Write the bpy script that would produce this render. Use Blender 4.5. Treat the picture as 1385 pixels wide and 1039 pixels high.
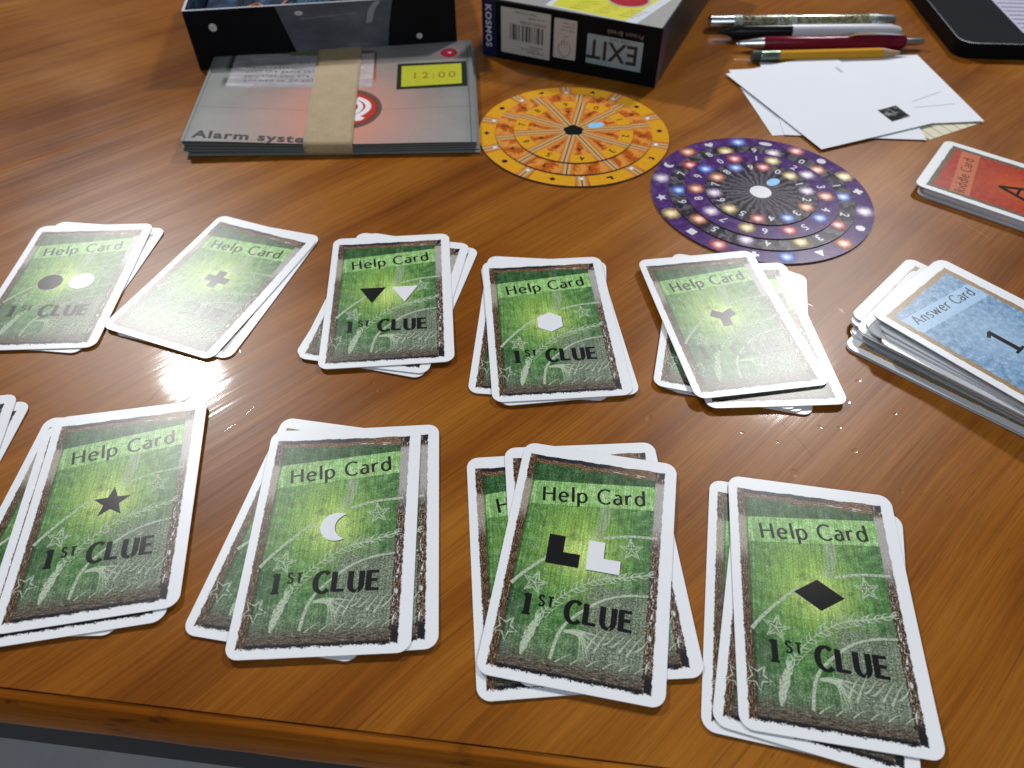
import bpy, bmesh, math, random
from mathutils import Vector, Matrix
random.seed(11)
R = math.radians
SC = bpy.context.scene
COL = SC.collection
for o in list(bpy.data.objects): bpy.data.objects.remove(o)

# ---------------------------------------------------------------- camera
cam = bpy.data.cameras.new('camera'); camo = bpy.data.objects.new('camera', cam); COL.objects.link(camo)
SC.camera = camo
cam.sensor_fit = 'HORIZONTAL'; cam.sensor_width = 36.0; cam.lens = 976.0 / 1385.0 * 36.0
cam.clip_start = 0.01; cam.clip_end = 30
camo.location = (0, 0, 0.229)
camo.rotation_euler = (R(90) - 0.8454, 0.0, 0.0)
camo.rotation_euler = (Matrix.Rotation(R(90) - 0.8454, 4, 'X') @ Matrix.Rotation(0.0018, 4, 'Z')).to_euler()
cam.dof.use_dof = True; cam.dof.focus_distance = 0.285; cam.dof.aperture_fstop = 14.0; cam.dof.aperture_blades = 0

# ---------------------------------------------------------------- world and lamps
w = bpy.data.worlds.new('World'); SC.world = w; w.use_nodes = True
bg = w.node_tree.nodes['Background']; bg.inputs[0].default_value = (0.80, 0.90, 1.0, 1); bg.inputs[1].default_value = 0.085

def lamp(name, loc, size, watts, col, target):
    l = bpy.data.lights.new(name, 'AREA'); l.shape = 'DISK'; l.size = size; l.energy = watts; l.color = col
    o = bpy.data.objects.new(name, l); COL.objects.link(o); o.location = loc
    o.rotation_euler = (Vector(target) - Vector(loc)).to_track_quat('-Z', 'Y').to_euler()
    return o
lamp('ceiling_lamp_light', (-1.16, 1.76, 1.72), 0.16, 36, (1.0, 0.985, 0.97), (0, 0.25, 0))
lamp('ceiling_lamp_light', (0.99, 1.77, 1.72), 0.24, 33, (1.0, 0.985, 0.97), (0, 0.25, 0))
lamp('fill_light', (0.3, -1.5, 1.5), 1.5, 19, (0.86, 0.93, 1.0), (0, 0.3, 0))  # added soft fill from behind the camera, brightens the near sides of things

SC.render.engine = 'CYCLES'
SC.cycles.max_bounces = 5; SC.cycles.diffuse_bounces = 3; SC.cycles.glossy_bounces = 3; SC.cycles.transparent_max_bounces = 8
SC.cycles.caustics_reflective = False; SC.cycles.caustics_refractive = False
SC.view_settings.view_transform = 'Standard'; SC.view_settings.look = 'None'
SC.view_settings.exposure = -0.12; SC.view_settings.gamma = 1.0

# ---------------------------------------------------------------- node helpers
class E:
    """a float socket (or number) with arithmetic"""
    def __init__(s, nt, v): s.nt = nt; s.v = v
    def _m(s, op, *a, clamp=False):
        n = s.nt.nodes.new('ShaderNodeMath'); n.operation = op; n.use_clamp = clamp
        for i, q in enumerate((s,) + a):
            q = q.v if isinstance(q, E) else q
            if isinstance(q, (int, float)): n.inputs[i].default_value = q
            else: s.nt.links.new(q, n.inputs[i])
        return E(s.nt, n.outputs[0])
    def __add__(s, o): return s._m('ADD', o)
    __radd__ = __add__
    def __mul__(s, o): return s._m('MULTIPLY', o)
    __rmul__ = __mul__
    def __sub__(s, o): return s._m('SUBTRACT', o)
    def __rsub__(s, o): return (s * -1.0) + o
    def __truediv__(s, o): return s._m('DIVIDE', o)
    def mn(s, o): return s._m('MINIMUM', o)
    def mx(s, o): return s._m('MAXIMUM', o)
    def pw(s, o): return s._m('POWER', o)
    def ab(s): return s._m('ABSOLUTE')
    def sin(s): return s._m('SINE')
    def cos(s): return s._m('COSINE')
    def exp(s): return s._m('EXPONENT')
    def sq(s): return s._m('SQRT')
    def fr(s): return s._m('FRACT')
    def at2(s, o): return s._m('ARCTAN2', o)
    def gt(s, o): return s._m('GREATER_THAN', o)
    def cl(s): return s._m('ADD', 0.0, clamp=True)
    def ss(s, a, b):
        n = s.nt.nodes.new('ShaderNodeMapRange'); n.interpolation_type = 'SMOOTHSTEP'
        s.nt.links.new(s.v, n.inputs[0])
        n.inputs[1].default_value = a; n.inputs[2].default_value = b
        n.inputs[3].default_value = 0; n.inputs[4].default_value = 1
        if a > b:
            n.inputs[1].default_value = b; n.inputs[2].default_value = a
            n.inputs[3].default_value = 1; n.inputs[4].default_value = 0
        return E(s.nt, n.outputs[0])

class Mat:
    def __init__(s, name):
        s.m = bpy.data.materials.new(name); s.m.use_nodes = True
        s.nt = s.m.node_tree; s.b = s.nt.nodes['Principled BSDF']
    def coord(s, kind='UV'):
        n = s.nt.nodes.new('ShaderNodeTexCoord'); x = s.nt.nodes.new('ShaderNodeSeparateXYZ')
        s.nt.links.new(n.outputs[kind], x.inputs[0])
        return [E(s.nt, x.outputs[i]) for i in range(3)]
    def vec(s, x, y, z=0.0):
        n = s.nt.nodes.new('ShaderNodeCombineXYZ')
        for i, q in enumerate((x, y, z)):
            if isinstance(q, E): s.nt.links.new(q.v, n.inputs[i])
            else: n.inputs[i].default_value = q
        return n.outputs[0]
    def noise(s, x, y, z=0.0, detail=3.0, rough=0.55, dist=0.0):
        n = s.nt.nodes.new('ShaderNodeTexNoise'); s.nt.links.new(s.vec(x, y, z), n.inputs['Vector'])
        n.inputs['Scale'].default_value = 1.0; n.inputs['Detail'].default_value = detail
        n.inputs['Roughness'].default_value = rough; n.inputs['Distortion'].default_value = dist
        return E(s.nt, n.outputs[0])
    def voro(s, x, y, z=0.0, feature='F1', rnd=1.0):
        n = s.nt.nodes.new('ShaderNodeTexVoronoi'); n.feature = feature
        s.nt.links.new(s.vec(x, y, z), n.inputs['Vector']); n.inputs['Scale'].default_value = 1.0
        n.inputs['Randomness'].default_value = rnd
        return E(s.nt, n.outputs['Distance']), n
    def ramp(s, f, stops):
        n = s.nt.nodes.new('ShaderNodeValToRGB'); cr = n.color_ramp
        while len(cr.elements) < len(stops): cr.elements.new(0.5)
        for e, (p, c) in zip(cr.elements, stops): e.position = p; e.color = (*c, 1)
        s.nt.links.new(f.v, n.inputs[0]); return n.outputs[0]
    def mix(s, f, a, b, mode='MIX'):
        n = s.nt.nodes.new('ShaderNodeMix'); n.data_type = 'RGBA'; n.blend_type = mode; n.clamp_factor = True
        if isinstance(f, E): s.nt.links.new(f.v, n.inputs[0])
        else: n.inputs[0].default_value = f
        for q, i in ((a, 6), (b, 7)):
            if isinstance(q, tuple): n.inputs[i].default_value = (*q, 1)
            else: s.nt.links.new(q, n.inputs[i])
        return n.outputs[2]
    def scale(s, c, f):
        n = s.nt.nodes.new('ShaderNodeVectorMath'); n.operation = 'SCALE'
        s.nt.links.new(c, n.inputs[0])
        if isinstance(f, E): s.nt.links.new(f.v, n.inputs['Scale'])
        else: n.inputs['Scale'].default_value = f
        return n.outputs[0]
    def set(s, color=None, **k):
        if color is not None:
            if isinstance(color, tuple): s.b.inputs['Base Color'].default_value = (*color, 1)
            else: s.nt.links.new(color, s.b.inputs['Base Color'])
        for n, v in k.items():
            n = {'rough': 'Roughness', 'metal': 'Metallic', 'coat': 'Coat Weight', 'coatr': 'Coat Roughness', 'spec': 'Specular IOR Level', 'trans': 'Transmission Weight', 'alpha': 'Alpha', 'ior': 'IOR'}[n]
            if isinstance(v, E): s.nt.links.new(v.v, s.b.inputs[n])
            else: s.b.inputs[n].default_value = v
        return s
    def bump(s, h, dist, strength=1.0, coat=False):
        n = s.nt.nodes.new('ShaderNodeBump'); s.nt.links.new(h.v, n.inputs['Height'])
        n.inputs['Distance'].default_value = dist; n.inputs['Strength'].default_value = strength
        s.nt.links.new(n.outputs[0], s.b.inputs['Normal'])
        if coat: s.nt.links.new(n.outputs[0], s.b.inputs['Coat Normal'])
        return s

def plain(name, col, rough=0.5, var=0.12, scale=900.0, **k):
    """one colour with a little mottling"""
    m = Mat(name); x, y, z = m.coord('Object'); n = m.noise(x * scale, y * scale, z * scale, 3)
    c = m.mix(n, tuple(q * (1 - var) for q in col), tuple(min(1, q * (1 + var)) for q in col))
    k.setdefault('spec', .25); m.set(c, rough=rough, **k); return m.m

# ---------------------------------------------------------------- mesh helpers
class MB:
    def __init__(s): s.v = []; s.f = []; s.mi = []; s.uv = {}
    def add(s, vs, fs, mi=0):
        o = len(s.v); s.v += [tuple(a) for a in vs]
        for f in fs: s.f.append([i + o for i in f]); s.mi.append(mi)
        return o
    def poly(s, pts, z, mi=0): s.add([(x, y, z) for x, y in pts], [list(range(len(pts)))], mi)
    def box(s, c, d, mi=0):
        x, y, z = c; a, b, h = d[0] / 2, d[1] / 2, d[2] / 2
        s.add([(x + i * a, y + j * b, z + k * h) for k in (-1, 1) for j in (-1, 1) for i in (-1, 1)],
              [[0, 2, 3, 1], [4, 5, 7, 6], [0, 1, 5, 4], [2, 6, 7, 3], [0, 4, 6, 2], [1, 3, 7, 5]], mi)
    def prism(s, pts, z0, z1, mi_top=0, mi_side=0):
        n = len(pts)
        o = s.add([(x, y, z0) for x, y in pts] + [(x, y, z1) for x, y in pts], [])
        s.f.append([o + i for i in range(n - 1, -1, -1)]); s.mi.append(mi_side)
        s.f.append([o + n + i for i in range(n)]); s.mi.append(mi_top)
        for i in range(n):
            j = (i + 1) % n; s.f.append([o + i, o + j, o + n + j, o + n + i]); s.mi.append(mi_side)
    def lathe(s, prof, seg=20, mi=None, axis='X'):
        """prof = [(pos along axis, radius)]"""
        o = len(s.v)
        for p, r in prof:
            for k in range(seg):
                a = 2 * math.pi * k / seg
                s.v.append((p, r * math.cos(a), r * math.sin(a)) if axis == 'X' else (r * math.cos(a), r * math.sin(a), p))
        for i in range(len(prof) - 1):
            for k in range(seg):
                k2 = (k + 1) % seg
                s.f.append([o + i * seg + k, o + (i + 1) * seg + k, o + (i + 1) * seg + k2, o + i * seg + k2]); s.mi.append(0 if mi is None else mi)
        for i, rev in ((0, False), (len(prof) - 1, True)):
            if prof[i][1] > 1e-7:
                f = [o + i * seg + k for k in range(seg)]; s.f.append(f[::-1] if rev else f); s.mi.append(0 if mi is None else mi)
    def mesh(s, name, mats, uv=None, smooth=False, fix=False):
        me = bpy.data.meshes.new(name); me.from_pydata(s.v, [], s.f)
        for m in mats: me.materials.append(m)
        for p, i in zip(me.polygons, s.mi): p.material_index = i; p.use_smooth = smooth
        if uv:
            L = me.uv_layers.new(name='UVMap')
            for lp in me.loops: L.data[lp.index].uv = uv(me.vertices[lp.vertex_index].co)
        bm_ = bmesh.new(); bm_.from_mesh(me)
        if fix or all(len(e.link_faces) == 2 for e in bm_.edges): bmesh.ops.recalc_face_normals(bm_, faces=bm_.faces)
        else:
            bm_.normal_update(); bmesh.ops.reverse_faces(bm_, faces=[f for f in bm_.faces if f.normal.z < -.5])
        bm_.to_mesh(me); bm_.free()
        me.update(); return me
def obj(name, me, parent=None, loc=(0, 0, 0), rot=(0, 0, 0)):
    o = bpy.data.objects.new(name, me); COL.objects.link(o); o.location = loc; o.rotation_euler = rot
    if parent is not None: o.parent = parent
    return o
def tag(o, label=None, cat=None, group=None, kind=None):
    if label: o['label'] = label
    if cat: o['category'] = cat
    if group: o['group'] = group
    if kind: o['kind'] = kind
    return o
def empty(name, loc=(0, 0, 0), rz=0):
    o = bpy.data.objects.new(name, None); COL.objects.link(o); o.location = loc; o.rotation_euler = (0, 0, rz); o.empty_display_size = 0.01
    return o
def shade_auto(me, ang=35):
    for p in me.polygons: p.use_smooth = True
    try: me.set_sharp_from_angle(angle=R(ang))
    except Exception: pass
    return me
def rrect(w, h, r, n=8, cx=0, cy=0):
    pts = []
    for sx, sy, a0 in ((1, -1, -90), (1, 1, 0), (-1, 1, 90), (-1, -1, 180)):
        for k in range(n + 1):
            a = R(a0 + 90 * k / n)
            pts.append((cx + sx * (w / 2 - r) + r * math.cos(a), cy + sy * (h / 2 - r) + r * math.sin(a)))
    return pts
def ell(cx, cy, rx, ry, a0, a1, n=14):
    return [(cx + rx * math.cos(R(a0 + (a1 - a0) * k / n)), cy + ry * math.sin(R(a0 + (a1 - a0) * k / n))) for k in range(n + 1)]
def smooth_path(pts, n=6):
    out = []
    P = [pts[0]] + list(pts) + [pts[-1]]
    for i in range(1, len(P) - 2):
        p0, p1, p2, p3 = P[i - 1], P[i], P[i + 1], P[i + 2]
        for k in range(n):
            t = k / n
            out.append(tuple(0.5 * ((2 * p1[c]) + (-p0[c] + p2[c]) * t + (2 * p0[c] - 5 * p1[c] + 4 * p2[c] - p3[c]) * t * t + (-p0[c] + 3 * p1[c] - 3 * p2[c] + p3[c]) * t ** 3) for c in (0, 1)))
    out.append(pts[-1]); return out
def ribbon(mb, pts, wv, wh=None, z=0.0, taper=None, mi=0):
    """a flat pen stroke; wv = width of vertical strokes, wh = of horizontal ones"""
    wh = wv if wh is None else wh
    n = len(pts); vs = []
    for i in range(n):
        a = pts[max(0, i - 1)]; b = pts[min(n - 1, i + 1)]
        dx, dy = b[0] - a[0], b[1] - a[1]; l = math.hypot(dx, dy) or 1; dx /= l; dy /= l
        wd = math.sqrt((wv * dy) ** 2 + (wh * dx) ** 2) / 2
        if taper: wd *= taper(i / (n - 1))
        vs += [(pts[i][0] - dy * wd, pts[i][1] + dx * wd, z), (pts[i][0] + dy * wd, pts[i][1] - dx * wd, z)]
    mb.add(vs, [[2 * i, 2 * i + 1, 2 * i + 3, 2 * i + 2] for i in range(n - 1)], mi)

# humanist pen-stroke letters, cap height 1 (x to the right, y up): (strokes, advance)
def bowl(cx, cy, rx, ry, a0, a1, n=16): return ell(cx, cy, rx, ry, a0, a1, n)
GL = {
 'H': ([[(0, 0), (0, 1)], [(.62, 0), (.62, 1)], [(0, .52), (.62, .52)]], .62),
 'e': ([[(.03, .36), (.5, .36)], bowl(.27, .33, .25, .34, 5, 318)], .53),
 'l': ([[(0, 0), (0, 1.08)]], 0.0),
 'i': ([[(0, 0), (0, .66)], [(0, .84), (0, .97)]], 0.0),
 'p': ([[(0, -.32), (0, .67)], bowl(.24, .33, .25, .34, 165, -165)], .5),
 'C': ([bowl(.42, .5, .42, .52, 48, 315, 20)], .64),
 'a': ([[(.40, 0), (.40, .44)], bowl(.22, .46, .18, .21, 0, 140, 8), bowl(.19, .19, .19, .2, 60, 330, 14)], .42),
 'r': ([[(0, 0), (0, .67)], smooth_path([(0, .40), (.08, .58), (.22, .67), (.33, .64)], 4)], .24),
 'd': ([[(.5, 0), (.5, 1.08)], bowl(.26, .33, .25, .34, 15, 345)], .5),
 'A': ([[(0, 0), (.36, 1.02)], [(.34, 1.02), (.74, 0)], [(.15, .34), (.6, .34)]], .74),
 'n': ([[(0, 0), (0, .67)], smooth_path([(0, .42), (.1, .6), (.24, .67), (.38, .6), (.42, .42), (.42, 0)], 4)], .42),
 's': ([smooth_path([(.36, .58), (.22, .67), (.06, .58), (.08, .42), (.22, .34), (.36, .24), (.34, .08), (.18, -.01), (.0, .08)], 4)], .37),
 'w': ([[(0, .66), (.2, 0)], [(.2, 0), (.4, .62)], [(.4, .62), (.6, 0)], [(.6, 0), (.8, .66)]], .8),
 'R': ([[(0, 0), (0, 1)], bowl(.06, .74, .38, .26, 90, -90, 12), [(0, 1), (.1, 1)], [(0, .48), (.1, .48)], [(.16, .48), (.52, 0)]], .5),
 '1': ([[(.2, 0), (.2, 1)], [(-.02, .04), (.42, .04)], [(-.02, .86), (.22, .97)]], .42),
 'S': ([smooth_path([(.55, .84), (.34, 1.0), (.1, .9), (.08, .68), (.3, .52), (.54, .38), (.54, .12), (.28, -.01), (.0, .12)], 5)], .58),
 'T': ([[(.33, 0), (.33, 1)], [(0, .94), (.68, .94)]], .66),
 'L': ([[(0, 0), (0, 1)], [(0, .06), (.56, .06)]], .5),
 'U': ([[(0, 1), (0, .36)] + ell(.3, .33, .3, .34, 180, 360, 12)[1:] + [(.6, 1)]], .6),
 'E': ([[(0, 0), (0, 1)], [(0, .94), (.54, .94)], [(0, .52), (.48, .52)], [(0, .06), (.58, .06)]], .54),
}
def pen_text(mb, s, x, y, h, wv, wh, rot=0.0, track=.22, space=.42, z=0.0, squeeze=1.0, mi=0):
    """y-up text; returns width"""
    c, sn = math.cos(rot), math.sin(rot); px = 0.0; k = 0
    for ch in s:
        if ch == ' ': px += space * h; continue
        st, adv = GL[ch]
        for path in st:
            P = [(px + q[0] * h * squeeze, q[1] * h) for q in path]
            k += 1
            m2 = MB(); ribbon(m2, P, wv * h, wh * h, 0)
            mb.add([(x + c * a - sn * b, y + sn * a + c * b, z + k * 4e-7) for a, b, _ in m2.v], m2.f, mi)
        px += adv * h * squeeze + (track + wv) * h
    return px
def font_text(s, h, bold=0.0, spacing=1.0, stretch=1.0, align='LEFT'):
    """built-in font as flat triangles, cap height h"""
    cu = bpy.data.curves.new('t', 'FONT'); cu.body = s; cu.size = 1.0; cu.offset = bold; cu.space_character = spacing
    cu.align_x = align; cu.resolution_u = 3
    o = bpy.data.objects.new('t', cu); COL.objects.link(o)
    me = bpy.data.meshes.new_from_object(o.evaluated_get(bpy.context.evaluated_depsgraph_get()))
    k = h / 0.70
    v = [(a.co.x * k * stretch, a.co.y * k) for a in me.vertices]; f = [list(p.vertices) for p in me.polygons]
    bpy.data.objects.remove(o); bpy.data.curves.remove(cu); bpy.data.meshes.remove(me)
    return v, f
def put_text(mb, s, fn, h, mi=0, **k):
    v, f = font_text(s, h, **k); mb.add([fn(a, b) for a, b in v], f, mi)
def star_pts(cx, cy, r, ri=.42, n=5, a0=90):
    return [(cx + (r if k % 2 == 0 else r * ri) * math.cos(R(a0 + 180 * k / n)), cy + (r if k % 2 == 0 else r * ri) * math.sin(R(a0 + 180 * k / n))) for k in range(2 * n)]
mm = 1e-3

# ================================================================ the table
EDGE = R(-6.29)
DENTS = [(.1475, .2051, 1.2), (.1395, .1936, 1.3), (.1242, .1803, 1.0), (.1319, .1800, .8), (.1346, .1683, 1.4), (.1081, .1579, 1.8), (.1052, .1727, .8), (.0923, .1774, .9), (.1569, .1870, .8),
         (.1461, .1497, 1.0), (-.0571, .1988, 1.0), (-.0593, .2037, .7), (.0559, .1848, 1.6), (-.1111, .0809, 1.0)]
SCRATCHES = [(.1088, .1842, .1187, .1640), (-.1292, .2059, -.1212, .1939), (-.1520, .1922, -.1437, .2088), (-.1095, .1864, -.1012, .1964), (-.1161, .1769, -.1119, .1814)]
def wood(name, ang, edge=False):
    m = Mat(name); x, y, z = m.coord('Object')
    ca, sa = math.cos(ang), math.sin(ang)
    wob = (m.noise(x * 4, y * 4, 0, 2) - .5) * .016
    u = x * ca + y * sa
    v = y * ca - x * sa + wob
    if edge: v = v + z
    n1 = m.noise(u * 5, v * 300, 0, 4, .66)
    n2 = m.noise(u * 1.8, v * 42, 3.3, 3, .55, .4)
    n3 = m.noise(x * 6, y * 6, 9.0, 3)
    n4 = m.noise(u * 30, v * 1300, 5.0, 2, .65)
    f = n1 * .19 + n2 * .39 + n3 * .42
    c = m.ramp(f, [(.34, (.130, .036, .0040)), (.44, (.205, .063, .0070)), (.51, (.265, .090, .0100)), (.58, (.315, .115, .0145)), (.68, (.375, .150, .023))])
    c = m.scale(c, n4.ss(.36, .62) * .22 + .86)
    lines = m.noise(u * 14, v * 1000, 7.0, 1, .5).ss(.36, .29)
    pores = m.noise(u * 130, v * 2300, 11.0, 1, .5).ss(.30, .24)
    c = m.mix(lines * .34, c, (.070, .020, .004))
    c = m.mix(pores * .5, c, (.045, .013, .003))
    if edge:
        kn = m.noise(u * 34, z * 90, 2.0, 4, .6).ss(.58, .68); c = m.mix(kn * .8, c, (.035, .014, .006))
    # varnish: sharp coat over a broad sheen; long raised grain ridges, scratches, dents
    ridge = m.noise(u * 4.5, v * 70, 21.0, 2, .55)
    fine = m.noise(u * 26, v * 420, 33.0, 1)
    sc = None
    for k, (a, sx) in enumerate(((122, 26),)):
        ra = R(a); su = x * math.cos(ra) + y * math.sin(ra); sv = y * math.cos(ra) - x * math.sin(ra)
        t = m.noise(su * sx, sv * 620, 40.0 + k, 1, .4, .15).ss(.76, .84)
        sc = t if sc is None else sc.mx(t)
    marks = None
    if not edge:
        marks = x * 0.0
        for i, (a, b, k) in enumerate(DENTS):
            q = R(30 + 47 * i); dx = x - a; dy = y - b; k *= .00062
            e1_ = (dx * math.cos(q) + dy * math.sin(q)) / (k * 1.5); e2_ = (dy * math.cos(q) - dx * math.sin(q)) / k
            marks = marks.mx((e1_ * e1_ + e2_ * e2_).ss(1.6, .2))
        for a, b, c2, d2 in SCRATCHES:
            L_ = math.hypot(c2 - a, d2 - b); q = math.atan2(d2 - b, c2 - a); dx = x - (a + c2) / 2; dy = y - (b + d2) / 2
            e1_ = (dx * math.cos(q) + dy * math.sin(q)) / (L_ / 2); e2_ = (dy * math.cos(q) - dx * math.sin(q) + (e1_ * e1_) * (L_ * .05)) / .00022
            marks = marks.mx(e1_.ab().ss(1.0, .8) * e2_.ab().ss(1.0, .3) * .45)
    h = ridge * .55 + fine * .10 - sc * .10 - (marks * .16 if marks else ridge * 0.0)
    m.set(c, rough=n3 * .10 + .28, spec=.26, coat=.5, coatr=n3 * .06 + .035)
    if edge: m.set(m.scale(c, 1.5), rough=.7, spec=.02, coat=0.0)
    m.bump(h, .0011, .20, coat=True)
    return m.m
M_WOOD = wood('varnished_wood', R(43)); M_EDGE = wood('edge_wood', EDGE, True)
ex, ey = math.cos(EDGE), math.sin(EDGE)
def epoint(t, off):   # along the front edge, inwards
    return (-.156 + ex * t - ey * off, .0735 + ey * t + ex * off)
table = empty('table', (0, 0, 0)); tag(table, kind='structure')
mb = MB()
T0, T1, DEEP = -1.2, 1.25, 1.25
top = [epoint(T0, .004), epoint(T1, .004), epoint(T1, DEEP), epoint(T0, DEEP)]
mb.prism(top, -.03, 0.0)
obj('table_top', mb.mesh('table_top', [M_WOOD]), table)
# front lipping with a worn, rounded arris
mb = MB(); prof = [(.0037, -.0004), (.0030, -.0009), (.0018, -.0008), (.0008, -.0016), (.0002, -.0030), (0, -.005), (0, -.026), (.0008, -.0285), (.003, -.0302), (.0037, -.0302)]
N = 160; rnd = [random.uniform(-.00035, .00035) for _ in range(N + 1)]
for i in range(N + 1):
    t = T0 + (T1 - T0) * i / N
    for off, z in prof:
        e = epoint(t, off + rnd[i] * .5); mb.v.append((e[0], e[1], z))
K = len(prof)
for i in range(N):
    for k in range(K):
        k2 = (k + 1) % K
        mb.f.append([i * K + k, i * K + k2, (i + 1) * K + k2, (i + 1) * K + k]); mb.mi.append(0)
mb.f += [list(range(K)), [N * K + k for k in range(K)]]; mb.mi += [0, 0]
obj('edge_strip', shade_auto(mb.mesh('edge_strip', [M_EDGE], fix=True), 50), table)
mb = MB(); mb.prism([epoint(T0, .012), epoint(T1, .012), epoint(T1, .035), epoint(T0, .035)], -.108, -.0302)
obj('apron', mb.mesh('apron', [plain('apron_dark', (.026, .026, .030), .9, spec=.05)]), table)
fm = Mat('floor_vinyl'); x, y, z = fm.coord('Object')
fm.set(fm.mix(fm.noise(x * 40, y * 40, 0, 5), (.42, .44, .48), (.56, .58, .62)), rough=.5)
mb = MB(); mb.add([(-3, -2, -.74), (3, -2, -.74), (3, 3, -.74), (-3, 3, -.74)], [[0, 1, 2, 3]])
tag(obj('floor', mb.mesh('floor', [fm.m])), kind='structure')

# ================================================================ playing cards
CW, CH, TH = 58.8 * mm, 91 * mm, .33 * mm
CARD_R = .30
def linen(m, x, y):
    return (x * 11.0).sin() * (y * 11.0).sin() * .5 + m.noise(x * 2.5, y * 2.5, 0, 3) * .8
def card_white(): return (.80, .825, .865)
def finish(m, c, x, y):
    m.set(c, rough=CARD_R, spec=.47); m.bump(linen(m, x, y), .000012, .9); return m.m

def paper_edge():
    m = Mat('card_paper'); x, y, z = m.coord('Object'); n = m.noise(x * 900, y * 900, z * 4000, 2)
    m.set(m.mix(n, (.60, .62, .66), (.72, .74, .78)), rough=.6); return m.m
M_PAPER = paper_edge()

def help_print():
    m = Mat('help_card_print'); x, y, _ = m.coord('UV')
    nf = m.noise(x * 1.9, y * 1.9, 0, 4, .65); nf2 = m.noise(x * 3.5, y * 3.5, 5, 3, .6)
    nm = m.noise(x * .35, y * .35, 2, 4, .6); nl = m.noise(x * .09, y * .09, 4, 3)
    nv = m.noise(x * 2.6, y * .42, 6, 4, .7); nh = m.noise(x * .42, y * 2.6, 8, 4, .7)
    slow = m.noise(x * .13, y * .13, 12, 2)
    dl = x - 3.05 + (nf - .5) * 1.7 + (nm - .5) * 1.5
    dr = 54.5 - x + (nf - .5) * 1.6 + (nm - .5) * 1.4
    dt = y - 5.0 + (nf - .5) * .8 + (slow - .5) * 1.6
    db = 87.9 - y + (nf - .5) * 3.2 + (nm - .5) * 2.2
    d = dl.mn(dr).mn(dt).mn(db)
    inside = d.ss(-.06, .10)
    # --- painted green field
    base = m.ramp(nm * .5 + nf2 * .5, [(.38, (.015, .064, .022)), (.46, (.046, .158, .044)), (.53, (.095, .255, .072)), (.60, (.18, .355, .135)), (.67, (.37, .50, .32))])
    gx = (x - 26.0) / 15.0; gy = (y - 40.0) / 17.0
    glow = ((gx * gx + gy * gy) * -1.0).exp()
    c = m.mix(glow * (nf2 * 1.1 + .22), base, (.33, .55, .085))
    core = (((x - 28.5) / 9.0) * ((x - 28.5) / 9.0) + ((y - 44.3) / 8.5) * ((y - 44.3) / 8.5))
    c = m.mix((core * -1.3).exp() * .85, c, (.62, .78, .24))
    edgedark = (x.ss(17, 5) * y.ss(46, 66)).mx(x.ss(40, 54) * y.ss(24, 34) * .35)
    c = m.mix(edgedark * (nm * .6 + .55), c, (.025, .085, .028))
    # rain-grey plaster lower right, ashy foot
    gmask = ((x + (nm - .5) * 13).ss(29, 34) * (y + (nm - .5) * 18).ss(50, 59)).mx((y + (nm - .5) * 22).ss(68, 80) * .55)
    gcol = m.ramp(nf * .6 + nh * .4, [(.42, (.075, .095, .065)), (.5, (.175, .20, .155)), (.58, (.31, .335, .28))])
    c = m.mix(gmask * .85, c, gcol)
    worn = m.noise(x * .8, y * 1.1, 41, 4, .7, .6).ss(.53, .64); c = m.mix(worn * .32, c, (.40, .47, .36))
    dkm = m.noise(x * .22, y * .22, 43, 4, .65).ss(.54, .66); c = m.mix(dkm * .40, c, (.022, .070, .028))
    patch = m.noise(x * .17, y * .17, 31, 3, .6).ss(.52, .66) * (x.ss(44, 50) * y.ss(28, 34)).mx(x.ss(16, 8) * y.ss(38, 44) * .7)
    c = m.mix(patch * .45, c, (.20, .25, .18))
    foot = (y + (nf - .5) * 2.5).ss(79.5, 83.5)
    c = m.mix(foot * .8, c, m.ramp(nh, [(.40, (.05, .042, .03)), (.5, (.12, .105, .08)), (.6, (.22, .20, .165))]))
    # pale wall stripe behind the title
    sx = x - 34.2 + (y - 30).mx(0.0) * .32 + (m.noise(x * .25, y * .25, 14, 3) - .5) * 2.6
    stripe = sx.ab().ss(2.4, 1.2) * y.ss(40, 34) * y.ss(8, 10)
    c = m.mix(stripe * .42, c, (.42, .47, .40))
    # title band, rising to the right
    yb = y + (x - 5.0) * .113
    band = (yb + (nf - .5) * .35).ss(16.85, 17.1) * (yb + (nf - .5) * .35).ss(27.25, 27.0)
    above = yb.ss(17.1, 16.85)
    bc = m.ramp(nm * .5 + nf2 * .5, [(.42, (.20, .43, .12)), (.5, (.31, .58, .18)), (.58, (.50, .72, .38))])
    c = m.mix(band * (x.ss(4, 24) * .25 + .6), c, bc)
    c = m.mix(above * .85, c, m.ramp(nm * .5 + nf * .5, [(.40, (.010, .038, .018)), (.5, (.028, .085, .032)), (.6, (.07, .15, .055))]))
    # speckle and vertical cracks
    c = m.scale(c, nf.ss(.38, .62) * .60 + .66)
    plank = m.noise(x * 1.5, y * .07, 51, 4, .65); c = m.scale(c, plank.ss(.36, .64) * .50 + .76)
    hair = m.noise(x * 3.2, y * .16, 53, 3, .6).ss(.33, .28); c = m.mix(hair * .55, c, (.012, .035, .014))
    cracks = m.noise(x * 2.3, y * .10, 17, 3, .6).ss(.33, .27) * x.ss(30, 46) * m.noise(x * .5, y * .09, 19, 2).ss(.42, .55)
    c = m.mix(cracks * .75, c, (.012, .03, .014))
    # --- battered frame
    fl = (x - 3.05 + (nv - .5) * 2.2).ss(2.75, 2.55); fr_ = (54.5 - x + (nv - .5) * 2.4).ss(3.2, 3.0)
    ft = (y - 5.15 + (slow - .5) * 2.2 + (nh - .5) * 1.2).ss(3.9, 3.1); fb = (87.75 - y + (nh - .5) * 1.4).ss(4.2, 3.4)
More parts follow.
